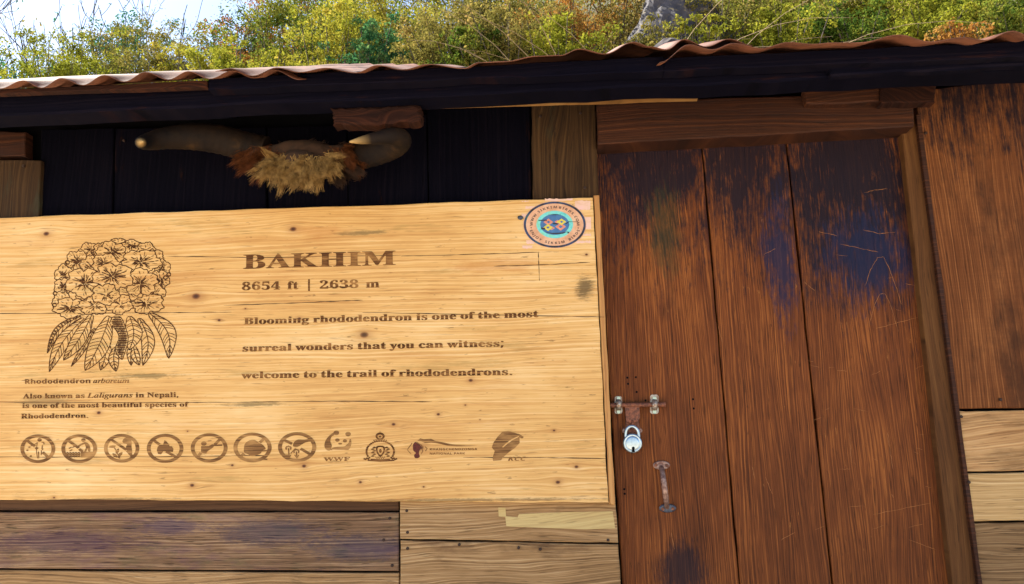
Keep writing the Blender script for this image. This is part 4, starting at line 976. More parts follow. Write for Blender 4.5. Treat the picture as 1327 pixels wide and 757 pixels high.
def burn_mat(name, a, b, c, stripes=.7):
    """burnt letters: brown, with the grain showing through as pale lines"""
    t = NT(name)
    tc = t.n('ShaderNodeTexCoord')
    geo = t.n('ShaderNodeNewGeometry')
    x, y, z = t.sep(geo.outputs['Position'])
    g = t.noise(t.comb(t.math('MULTIPLY', x, 5.0), 0.0, t.math('MULTIPLY', z, 240.0)), 1.0, 3, .6)
    g2 = t.noise(t.comb(t.math('MULTIPLY', x, 9.0), 3.0, t.math('MULTIPLY', z, 30.0)), 1.0, 3, .6)
    col = t.ramp(g, [(.36, a), (.52, b), (.70, c)])
    col = t.mix(t.math('MULTIPLY', t.ramp(g2, [(.5, 0.0), (.68, 1.0)]), stripes), col, c)
    t.link(col, t.bsdf.inputs['Base Color'])
    t.bsdf.inputs['Roughness'].default_value = .85
    t.bsdf.inputs['Specular IOR Level'].default_value = .15
    return t.mat


M_BURN = burn_mat('burnt_lettering', (.045, .018, .006), (.115, .048, .017), (.34, .175, .06), .8)
M_BURN_FAINT = burn_mat('faint_burnt_marks', (.085, .042, .017), (.19, .095, .036), (.42, .24, .09), .85)
M_BURN_DARK = burn_mat('dark_burnt_line', (.028, .011, .005), (.06, .024, .009), (.12, .05, .018), .3)
M_BURN_RED = plain('red_brown_burn', (.11, .012, .006), .8, col2=(.045, .008, .004), scale=160)


def flat_curve(loops, offset=0.0):
    """fills closed loops of (u, v), odd-even, and returns vertices and faces"""
    cu = bpy.data.curves.new('outline', 'CURVE')
    cu.dimensions = '2D'
    cu.fill_mode = 'FRONT'
    cu.offset = offset
    for L in loops:
        s = cu.splines.new('POLY')
        s.points.add(len(L) - 1)
        for p, (u, v) in zip(s.points, L): p.co = (u, v, 0, 1)
        s.use_cyclic_u = True
    o = bpy.data.objects.new('outline', cu)
    COL.objects.link(o)
    me = bpy.data.meshes.new_from_object(o.evaluated_get(bpy.context.evaluated_depsgraph_get()))
    vs = [tuple(v.co) for v in me.vertices]
    fs = [list(p.vertices) for p in me.polygons]
    bpy.data.objects.remove(o)
    bpy.data.meshes.remove(me)
    bpy.data.curves.remove(cu)
    return vs, fs


G = {k: (a, [[tuple(float(c) for c in q.split(',')) for q in P_.split()] for P_ in p]) for k, (a, p) in GLYPHS.items()}


def layout(segs, space=0.0, wspace=1.0):
    """segs [(style, text)] -> list of (style+char, x), total width, in glyph units"""
    x = 0.0
    out = []
    for st, tx in segs:
        for ch in tx:
            key = st + ch if st + ch in G else 'b' + ch
            if ch == ' ':
                x += 125 * wspace
                continue
            out.append((key, x))
            x += G[key][0] + space
    return out, x - space


def text_line(name, segs, p0, p1, cap, mat, parent, y=None, space=0.0, wspace=1.0, label=None, shear=0.0, bold=.05):
    """a line of lettering between two photo points on the baseline, cap height in photo pixels"""
    y = SY - .0009 if y is None else y
    a, b = P(*p0, y), P(*p1, y)
    gl, w = layout(segs, space, wspace)
    ux = Vector((b.x - a.x, 0, b.z - a.z)) / w
    mid = ((p0[0] + p1[0]) / 2, (p0[1] + p1[1]) / 2)
    ph = P(mid[0], mid[1] - cap, y) - P(*mid, y)
    vx = ph / 340.0
    loops = []
    for key, x in gl:
        for L in G[key][1]:
            loops.append([(x + u + v * shear, v) for u, v in L])
    vs, fs = flat_curve([[(u * .01, v * .01) for u, v in L] for L in loops])
    mb = MB()
    for k, (du, dv) in enumerate(((0, 0), (-bold * 100, bold * 40), (bold * 100, -bold * 40)) if bold else ((0, 0),)):
        hair = Vector((0, -.00002 * k, 0))
        mb.add([tuple(a + hair + ux * (u * 100 + du) + vx * (v * 100 + dv)) for u, v, _ in vs], [f[::-1] for f in fs])
    o = mb.build(name, mat, parent)
    fix_front(o)
    if label: o['label'] = label
    return o


def fix_front(o):
    """faces look towards the viewer's side of the board (-y)"""
    me = o.data
    flip = [p.index for p in me.polygons if p.normal.y > 0]
    for i in flip: me.polygons[i].flip()
    me.update()


text_line('lettering', [('b', 'BAKHIM')], (314.5, 348.5), (513.5, 343.2), 27.0, M_BURN, sgn, space=6, label='large burnt title BAKHIM')
text_line('lettering', [('b', '8654 ft | 2638 m')], (313, 376.3), (492, 372.5), 15.2, M_BURN, sgn, space=9, label='burnt altitude line 8654 ft | 2638 m')
text_line('lettering', [('b', 'Blooming rhododendron is one of the most')], (315.5, 420.5), (698, 411), 13.0, M_BURN, sgn, space=4, wspace=.62, bold=.075, label='first line of the burnt welcome text')
text_line('lettering', [('b', 'surreal wonders that you can witness;')], (313.5, 455.5), (654, 449), 13.0, M_BURN, sgn, space=4, wspace=.62, bold=.075, label='second line of the burnt welcome text')
text_line('lettering', [('b', 'welcome to the trail of rhododendrons.')], (313, 490.5), (665, 486), 13.0, M_BURN, sgn, space=4, wspace=.62, bold=.075, label='third line of the burnt welcome text')
text_line('lettering', [('s', 'Rhododendron '), ('i', 'arboreum')], (31.5, 497.5), (168, 496), 8.4, M_BURN, sgn, space=8, wspace=.7, bold=.075, label='burnt caption Rhododendron arboreum')
text_line('lettering', [('b', 'Also known as '), ('i', 'Laligurans'), ('b', ' in Nepali,')], (30, 516.5), (232, 514.5), 9.2, M_BURN, sgn, space=8, wspace=.7, bold=.075, label='burnt caption line Also known as Laligurans')
text_line('lettering', [('b', 'is one of the most beautiful species of')], (28.5, 528.8), (243.5, 527.2), 9.2, M_BURN, sgn, space=8, wspace=.7, bold=.075, label='burnt caption line is one of the most beautiful')
text_line('lettering', [('b', 'Rhododendron.')], (27, 542.5), (115, 541.6), 9.2, M_BURN, sgn, space=8, wspace=.7, bold=.075, label='burnt caption line Rhododendron.')

LAYER = [0]


def nexty():
    LAYER[0] = (LAYER[0] + 1) % 60
    return SY - .0004 - LAYER[0] * .00001


class Art:
    """burnt marks given in photo pixels, each mark a hair above the one before"""
    def __init__(s): s.mb = MB()

    def fill(s, loops, mat=0):
        y = nexty()
        vs, fs = flat_curve([[(u * .1, -v * .1) for u, v in L] for L in loops])
        s.mb.add([tuple(P(u * 10, -v * 10, y)) for u, v, _ in vs], fs, mat)

    def line(s, pts, w, mat=0, taper=False):
        y = nexty()
        q = [P(a, b, y) for a, b in pts]
        k = .0028
        ribbon(s.mb, [(p.x, p.z) for p in q], [w * k * random.uniform(.75, 1.15) for _ in q] if taper else w * k, y, taper, mat)

    def build(s, name, mats, parent, label=None):
        o = s.mb.build(name, mats, parent)
        fix_front(o)
        if label: o['label'] = label
        return o


def ell(cx, cy_, rx, ry, n=40, a0=0, a1=360):
    return [(cx + rx * math.cos(R(a0 + (a1 - a0) * i / n)), cy_ + ry * math.sin(R(a0 + (a1 - a0) * i / n))) for i in range(n + (0 if abs(a1 - a0) >= 360 else 1))]


def smooth(pts, k=5, closed=False):
    n = len(pts)
    out = []
    for i in range(n if closed else n - 1):
        g = lambda j: pts[j % n] if closed else pts[min(max(j, 0), n - 1)]
        p0, p1, p2, p3 = g(i - 1), g(i), g(i + 1), g(i + 2)
        for s in range(k):
            t = s / k
            out.append(tuple(.5 * (2 * p1[d] + (p2[d] - p0[d]) * t + (2 * p0[d] - 5 * p1[d] + 4 * p2[d] - p3[d]) * t * t + (3 * p1[d] - p0[d] - 3 * p2[d] + p3[d]) * t ** 3) for d in (0, 1)))
    if not closed: out.append(pts[-1])
    return out


# ---- the flower drawing
def inside(p, poly):
    x, y = p
    c = False
    j = len(poly) - 1
    for i in range(len(poly)):
        xi, yi = poly[i]
        xj, yj = poly[j]
        if (yi > y) != (yj > y) and x < (xj - xi) * (y - yi) / (yj - yi) + xi: c = not c
        j = i
    return c


def flower():
    rs = random.Random(11)
    S = lambda p: (50 + p[0] / 3.984, 300 + p[1] / 3.984)
    art = Art()
    items = []      # (outline polygon or None, [polylines], width) back to front
    def leaf(base, tip, bend, w, veins=9, dark=False, cut=None):
        (x0, y0), (x1, y1) = base, tip
        dx, dy = x1 - x0, y1 - y0
        L = math.hypot(dx, dy)
        nx, ny = -dy / L, dx / L
        mid = []
        lft, rgt = [], []
        N = 16
        for i in range(N + 1):
            t = i / N
            c = math.sin(math.pi * t) * bend
            m_ = (x0 + dx * t + nx * c, y0 + dy * t + ny * c)
            ww = w * (math.sin(math.pi * min(1, t * .96 + .04)) ** .8) * (1 if t < .97 else .2) + (2 if t < .1 else 0)
            mid.append(m_)
            lft.append((m_[0] + nx * ww, m_[1] + ny * ww))
            rgt.append((m_[0] - nx * ww, m_[1] - ny * ww))
        poly = lft + rgt[::-1]
        lines = [(lft + rgt[::-1] + [lft[0]], 1.05), (mid, .95)]
        for k in range(1, veins + 1):
            t = k / (veins + 1)
            i = int(t * N)
            i2 = min(N, i + 2)
            for sd in (lft, rgt):
                a, b = mid[i], sd[i2]
                q = (a[0] + (b[0] - a[0]) * .55 - dx / L * 3, a[1] + (b[1] - a[1]) * .55 - dy / L * 3)
                lines.append((smooth([a, q, (a[0] + (b[0] - a[0]) * .93, a[1] + (b[1] - a[1]) * .93)], 3), .7))
        if dark:
            for k in range(24):
                t = k / 24
                i = int(t * N)
                lines.append(([mid[i], lft[i]], 1.5))
        items.append((poly, lines))
    # leaves, back to front
    leaf((490, 560), (478, 692), 8, 20, 5)
    leaf((350, 560), (320, 716), -10, 30, 6)
    leaf((395, 600), (400, 722), 10, 26, 6)
    leaf((520, 450), (538, 692), -36, 34, 9)
    leaf((490, 590), (520, 690), 6, 22, 4)
    leaf((290, 500), (168, 697), -4, 14, 8)
    leaf((215, 440), (45, 628), 36, 20, 9, True)
    leaf((235, 450), (55, 724), 26, 34, 11)
    leaf((275, 430), (128, 665), -10, 36, 11)
    leaf((470, 440), (468, 612), -22, 44, 9)
    leaf((365, 440), (240, 718), -12, 52, 12)
    leaf((575, 425), (672, 656), -46, 42, 11)
    # hatched shadow between the leaves
    hp_ = [(372, 470), (388, 440), (425, 445), (450, 500), (462, 560), (440, 640), (428, 660), (395, 610), (415, 540)]
    items.append((hp_, [([(min(x for x, _ in hp_), y), (max(x for x, _ in hp_), y)], 1.6, hp_) for y in range(446, 656, 9)] + [(smooth(hp_, 4, True), .9)]))

    def floret(cx, cy_, rx, ry, rot, face=True, dens=1.0):
        poly = []
        N = 90
        ph = rs.uniform(0, 6.28)
        for i in range(N):
            a = 2 * math.pi * i / N
            lobe = abs(math.cos(2.5 * (a - rot)))
            r = .74 + .28 * lobe ** .55 + .035 * math.sin(11 * a + ph) + .03 * math.sin(17 * a + 2 * ph)
            poly.append((cx + rx * r * math.cos(a), cy_ + ry * r * math.sin(a)))
        lines = [(poly + [poly[0]], 1.05)]
        for k in range(5):
            a = rot + math.pi / 5 + 2 * math.pi * k / 5
            lines.append(([(cx + rx * .62 * math.cos(a), cy_ + ry * .62 * math.sin(a)), (cx + rx * .38 * math.cos(a + .08), cy_ + ry * .38 * math.sin(a + .08)), (cx + rx * .16 * math.cos(a), cy_ + ry * .16 * math.sin(a))], .85))
            # fold lines at the petal rim
            for q in range(3):
                b = a + rs.uniform(.25, 1.0)
                r1, r0 = rs.uniform(.78, .9), rs.uniform(.55, .7)
                lines.append(([(cx + rx * r1 * math.cos(b), cy_ + ry * r1 * math.sin(b)), (cx + rx * r0 * math.cos(b + .06), cy_ + ry * r0 * math.sin(b + .06))], .55))
        cx += rs.uniform(-.12, .12) * rx
        cy_ += rs.uniform(-.05, .2) * ry
        if face:
            for k in range(int(46 * dens)):
                a = rs.uniform(0, 6.28)
                r1 = rs.choice((rs.uniform(.15, .4), rs.uniform(.3, .72)))
                r0 = rs.uniform(.02, .8) * r1
                lines.append(([(cx + rx * r0 * math.cos(a), cy_ + ry * r0 * math.sin(a)), (cx + rx * r1 * math.cos(a + rs.uniform(-.1, .1)), cy_ + ry * r1 * math.sin(a))], rs.uniform(.5, 1.15)))
        items.append((poly, lines))
    for f in [(410, 62, 45, 28, .3, 0), (480, 80, 60, 38, .9, 1), (555, 92, 48, 38, .1, 0), (265, 100, 58, 44, .5, 1), (330, 95, 50, 40, 1.3, 0), (200, 150, 62, 52, .2, 1.3), (375, 108, 78, 58, .7, 1.4),
              (600, 140, 50, 50, .4, 0), (130, 230, 48, 62, .8, .6), (125, 290, 48, 50, .1, 1), (640, 195, 42, 52, .8, 1.1), (625, 250, 52, 52, .2, 1), (118, 360, 48, 52, .4, .8), (270, 180, 58, 55, .9, 1),
              (345, 165, 72, 52, .1, .8), (605, 320, 52, 50, 1.1, .5), (450, 190, 50, 40, .6, 1), (530, 155, 105, 62, .2, 1.5), (555, 370, 95, 56, .6, .9), (470, 320, 70, 40, .3, 0), (250, 330, 60, 48, .2, .4),
              (165, 395, 92, 54, .5, 1.4), (235, 265, 98, 78, .3, 1.5), (525, 262, 92, 72, .9, 1.1), (285, 385, 80, 48, .9, .5), (415, 375, 72, 54, .35, .3), (385, 235, 108, 72, .5, 1.5), (345, 325, 74, 56, .1, .5)]:
        floret(*f[:5], f[5] > 0, f[5])
    for (bx, by) in ((672, 222), (655, 238), (85, 320), (82, 380), (150, 160)):
        items.append((ell(bx, by, 10, 9, 10), [(ell(bx, by, 10, 9, 10) + [ell(bx, by, 10, 9, 10)[0]], 1.6)]))
    for k in range(len(items)):
        poly, lines = items[k]
        over = []
        for q in range(k + 1, len(items)):
            pl = items[q][0]
            xs_, ys_ = [a for a, _ in pl], [b for _, b in pl]
            over.append((min(xs_), max(xs_), min(ys_), max(ys_), pl))
        for ln in lines:
            pts, w = ln[0], ln[1]
            clip = ln[2] if len(ln) > 2 else None
            dense = []
            for i in range(len(pts) - 1):
                a, b = pts[i], pts[i + 1]
                m_ = max(1, int(math.hypot(b[0] - a[0], b[1] - a[1]) / 5))
                dense += [(a[0] + (b[0] - a[0]) * s / m_, a[1] + (b[1] - a[1]) * s / m_) for s in range(m_)]
            dense.append(pts[-1])
            run = []
            for p in dense + [None]:
                ok = p is not None and (clip is None or inside(p, clip))
                if ok:
                    for x0, x1, y0, y1, pl in over:
                        if x0 < p[0] < x1 and y0 < p[1] < y1 and inside(p, pl):
                            ok = False
                            break
                if ok: run.append(p)
                else:
                    if len(run) > 1: art.line([S(a) for a in run], w, 0, True)
                    run = []
    art.build('flower_drawing', M_BURN_DARK, sgn, 'burnt line drawing of a rhododendron bloom and its leaves')


flower()

# ---- prohibition icons
def icon(cx, cy_, rx, ry, fn, label):
    a = Art()
    T = lambda L: [(cx + u * rx, cy_ - v * ry) for u, v in L]
    a.fill([ell(cx, cy_, rx, ry, 48), ell(cx, cy_, rx * .79, ry * .79, 48)])
    fn(a, T, lambda L, w: a.line(T(L), w))
    a.build('prohibition_icon', M_BURN_FAINT, sgn, label)


def bar(a, T, u0, v0, u1, v1, w=.085):
    dx, dy = u1 - u0, v1 - v0
    l = math.hypot(dx, dy)
    nx, ny = -dy / l * w, dx / l * w
    a.fill([T([(u0 + nx, v0 + ny), (u1 + nx, v1 + ny), (u1 - nx, v1 - ny), (u0 - nx, v0 - ny)])])


def ic_litter(a, T, ln):
    bar(a, T, -.62, .58, -.16, .16)
    bar(a, T, -.12, .1, -.02, -.02)
    bar(a, T, .28, -.24, .60, -.58)
    a.fill([T(ell(.1, .62, .125, .13, 16))])
    ln([(-.02, .46), (-.06, .2), (-.08, -.2), (-.02, -.66)], .8)
    ln([(.22, .46), (.34, .44), (.36, .3)], 1.0)
    ln([(.26, .25), (.24, .0), (.3, -.06)], 1.2)
    ln([(.04, -.2), (.05, -.66)], 1.2)
    ln([(.2, -.1), (.2, -.45)], 1.0)
    ln([(-.02, .44), (-.2, .28), (-.4, .2)], .7)
    for u, v in ((-.48, .12), (-.6, -.1), (-.4, -.5)): a.fill([T([(u - .06, v - .05), (u + .06, v - .06), (u + .05, v + .06), (u - .05, v + .05)])])


def ic_wash(a, T, ln):
    bar(a, T, -.62, .58, -.02, .04)
    bar(a, T, .0, -.02, .2, -.22)
    a.fill([T([(.1, -.22), (.86, -.22), (.7, -.62), (.1, -.62)])])
    for v in (-.30, -.42, -.54):
        ln([(-.82 + .08 * i, v + .035 * (-1) ** i) for i in range(12)], 1.3)
    a.fill([T(ell(.24, .60, .13, .12, 16))])
    a.fill([T(smooth([(.3, .46), (.5, .38), (.62, .1), (.62, -.2), (.52, -.2), (.46, .0), (.4, -.2), (.28, -.2), (.38, .08), (.32, .28)], 3, True))])
    ln([(.34, .4), (.1, .28), (-.05, .16)], 2.0)
    for u, v in ((-.5, .05), (-.46, -.12), (-.3, .12)): ln([(u - .08, v - .04), (u + .08, v + .05)], 1.2)


def ic_boot(a, T, ln):
    bar(a, T, -.58, .6, .28, -.12)
    bar(a, T, .3, -.16, .6, -.56)
    a.fill([T(smooth([(.05, .52), (.18, .72), (.42, .74), (.55, .55), (.56, .1), (.6, -.3), (.52, -.5), (.36, -.3), (.24, .05), (.3, .28), (.1, .36)], 4, True))])
    for (u, v, t) in ((-.52, .12, .2), (-.24, -.2, 1.2), (-.38, -.5, 2.3), (-.08, -.42, .9)):
        c, s = math.cos(t), math.sin(t)
        a.fill([T([(u + c * x - s * y, v + s * x + c * y) for x, y in smooth([(-.2, 0), (0, .1), (.2, 0), (0, -.1)], 4, True)])])
    ln([(-.1, -.72), (-.22, -.4), (-.36, -.05), (-.48, .12)], 1.1)
    ln([(-.12, -.68), (-.38, -.5)], 1.0)
    ln([(-.12, -.68), (-.06, -.4)], 1.0)


def ic_fire(a, T, ln):
    bar(a, T, -.62, .56, -.3, .26)
    bar(a, T, .05, -.2, .62, -.6)
    sc = lambda L: [((x - 375) / 263, -(y - 345) / 210) for x, y in L]
    a.fill([T(sc([(345, 292), (368, 225), (395, 245), (435, 288), (437, 312), (470, 315), (495, 350), (488, 398), (400, 388), (350, 385), (320, 430), (275, 425), (255, 370), (270, 320), (300, 292)]))])


def ic_hunt(a, T, ln):
    sc = lambda L: [((x - 1006) / 264, -(y - 338) / 210) for x, y in L]
    bar(a, T, -.62, -.6, -.44, -.34)
    bar(a, T, .30, .22, .60, .60)
    a.fill([T(sc(ell(930, 276, 40, 32, 16)))])
    a.fill([T(sc([(890, 315), (1000, 312), (1050, 285), (1085, 300), (1060, 335), (985, 385), (962, 425), (890, 402)]))])
    ln(sc([(1060, 300), (1120, 302), (1195, 298)]), 1.6)
    ln(sc([(985, 240), (1040, 236)]), 1.0)


def ic_beast(a, T, ln):
    sc = lambda L: [((x - 356) / 274, -(y - 332) / 214) for x, y in L]
    bar(a, T, -.60, -.60, -.44, -.40)
    bar(a, T, .38, .34, .62, .60)
    a.fill([T(sc(smooth([(235, 330), (250, 275), (310, 232), (385, 222), (440, 260), (500, 290), (545, 350), (500, 372), (470, 420), (400, 445), (345, 455), (280, 425), (235, 400)], 3, True)))])
    ln(sc([(490, 382), (560, 378), (600, 376)]), 1.2)
    ln(sc([(190, 496), (400, 500), (570, 503)]), 1.4)


def ic_pick(a, T, ln):
    sc = lambda L: [((x - 996) / 274, -(y - 330) / 215) for x, y in L]
    bar(a, T, -.66, .46, -.26, .22)
    a.fill([T(sc(smooth([(950, 262), (1010, 220), (1100, 222), (1200, 205), (1215, 245), (1120, 262), (1050, 300), (1000, 330), (940, 322)], 3, True)))])
    bar(a, T, .18, -.1, .66, -.46)
    for x, y in ((872, 345), (985, 392)):
        for k in range(7):
            t = math.pi * (k / 6 * 1.3 - .15)
            a.fill([T(sc(ell(x + 36 * math.cos(t), y - 26 * math.sin(t), 13, 12, 8)))])
        ln(sc([(x, y), (x + 4, y + 50), (x + 8, 492)]), 1.4)
        ln(sc([(x + 6, 480), (x - 26, 440)]), 1.1)
        ln(sc([(x + 6, 480), (x + 36, 445)]), 1.1)
    ln(sc([(905, 420), (940, 385), (975, 350)]), 1.2)


icon(48.9, 581.7, 22.6, 18.6, ic_litter, 'burnt no littering icon with a standing figure')
icon(102.5, 581.5, 23.1, 18.6, ic_wash, 'burnt icon forbidding washing in streams')
icon(157.6, 581.0, 23.0, 18.6, ic_boot, 'burnt icon of a boot over plants')
icon(213.9, 581.2, 23.8, 19.0, ic_fire, 'burnt icon of a dark flame like shape')
icon(271.0, 580.5, 23.9, 19.0, ic_hunt, 'burnt no hunting icon with a rifle')
icon(327.2, 580.0, 24.8, 19.3, ic_beast, 'burnt icon of a rounded dark shape')
icon(385.0, 579.5, 24.8, 19.4, ic_pick, 'burnt icon of a hand over flowers')


# ---- logos
def logo_panda():
    a = Art()
    Z = lambda L: [(410 + x / 12.06, 550 + y / 12.06) for x, y in L]
    a.fill([Z(smooth([(285, 118), (215, 165), (150, 240), (125, 330), (150, 392), (205, 410), (250, 370), (330, 352), (420, 352), (470, 320), (505, 285), (520, 235), (542, 240), (540, 330), (500, 400), (430, 440), (330, 455), (265, 420), (230, 380),
                      (240, 330), (215, 260), (240, 190), (275, 170)], 3, True))])
    a.fill([Z(ell(312, 132, 44, 36, 20))])
    a.fill([Z(ell(496, 152, 44, 36, 20))])
    a.fill([Z(ell(328, 246, 36, 26, 16))])
    a.fill([Z(ell(446, 258, 34, 26, 16))])
    a.fill([Z(ell(372, 302, 32, 13, 14))])
    a.build('logo', M_BURN_FAINT, sgn, 'burnt panda logo')
    text_line('logo_lettering', [('b', 'WWF')], (419.5, 597.7), (453.5, 597.2), 7.4, M_BURN, sgn, space=8)


def logo_emblem():
    a = Art()
    Z = lambda L: [(410 + x / 12.06, 550 + y / 12.06) for x, y in L]
    for k in range(26):
        t = R(-205 + 230 * k / 25)
        x, y = 998 + 215 * math.cos(t), 425 + 165 * math.sin(t)
        a.fill([Z(ell(x, y, 19, 15, 8))])
    a.fill([Z(ell(995, 185, 72, 58, 20)), Z(ell(995, 190, 40, 30, 20))])
    a.fill([Z([(985, 130), (995, 98), (1005, 130)])])
    a.fill([Z(ell(995, 192, 22, 16, 10))])
    for k in range(7): a.fill([Z(ell(900 + 32 * k, 232 + 6 * abs(k - 3), 12, 9, 8))])
    a.fill([Z(smooth([(940, 345), (1060, 345), (1062, 440), (1000, 510), (942, 440)], 4, True)), Z(smooth([(962, 365), (1040, 365), (1040, 430), (1000, 475), (962, 430)], 4, True))])
    a.fill([Z(ell(1000, 415, 22, 30, 12))])
    for s in (-1, 1):
        for k in range(6):
            x, y = 1000 + s * (95 + 26 * (k % 2)), 360 + 27 * k
            a.fill([Z(smooth([(x - 30, y + 6), (x, y - 12), (x + 32, y), (x + 4, y + 12)], 3, True))])
        for k in range(5):
            a.fill([Z(ell(1000 + s * (170 + 20 * k), 520 + 12 * (k % 2) + 5 * k, 17, 14, 8))])
    a.line(Z([(800, 560), (1000, 575), (1220, 562)]), 1.4)
    a.line(Z([(850, 545), (1000, 556), (1150, 546)]), 1.0)
    for k in range(9): a.fill([Z(ell(930 + 17 * k, 512 + 16 * (k % 2), 10, 9, 7))])
    a.build('logo', M_BURN, sgn, 'burnt round state emblem with a crowned top')


def logo_park():
    a = Art()
    Z = lambda L: [(520 + x / 7.806, 555 + y / 7.8) for x, y in L]
    a.fill([Z(smooth([(118, 170), (140, 140), (165, 142), (190, 165), (192, 205), (178, 250), (188, 285), (170, 302), (138, 300), (130, 270), (148, 250), (122, 225)], 4, True))], 1)
    a.line(Z([(110, 150), (60, 218), (100, 262)]), 1.0)
    a.line(Z([(150, 142), (205, 170), (218, 232), (200, 262)]), .8)
    a.line(Z([(240, 186), (262, 205), (245, 232)]), .9)
    a.fill([Z([(160, 128), (192, 102), (230, 112), (300, 106), (345, 128), (420, 143), (500, 160), (560, 168), (660, 174), (775, 174), (690, 182), (560, 184), (470, 178), (400, 160), (350, 150), (300, 146), (240, 150), (200, 132)])], 0)
    a.build('logo', [M_BURN_FAINT, M_BURN_RED], sgn, 'burnt national park logo with a red brown mark and ridge line')
    text_line('logo_lettering', [('s', 'KHANGCHENDZONGA')], (556.5, 583.7), (618.5, 583.4), 3.9, M_BURN, sgn, space=14)
    text_line('logo_lettering', [('s', 'NATIONAL PARK')], (556.5, 589.2), (602.5, 588.9), 3.6, M_BURN, sgn, space=14)


def logo_leaf():
    a = Art()
    Z = lambda L: [(520 + x / 7.806, 555 + y / 7.8) for x, y in L]
    body = [(930, 150), (975, 85), (1020, 38), (1080, 26), (1150, 48), (1200, 62), (1240, 88), (1224, 106), (1196, 92), (1197, 150), (1150, 200), (1080, 250), (1025, 298), (1010, 324), (930, 330), (922, 300), (945, 230), (915, 195)]
    a.fill([Z(body), Z([(1190, 78), (1120, 108), (1060, 152), (1020, 190), (1030, 196), (1075, 158), (1130, 118), (1190, 88)])])
    a.line(Z([(960, 250), (1000, 255), (1060, 220)]), .5)
    a.build('logo', M_BURN_FAINT, sgn, 'burnt leaf shaped logo')
    text_line('logo_lettering', [('s', 'KCC')], (657.5, 597.3), (680.5, 597.0), 7.2, M_BURN, sgn, space=12, shear=.22)


logo_panda()
logo_emblem()
logo_park()
logo_leaf()

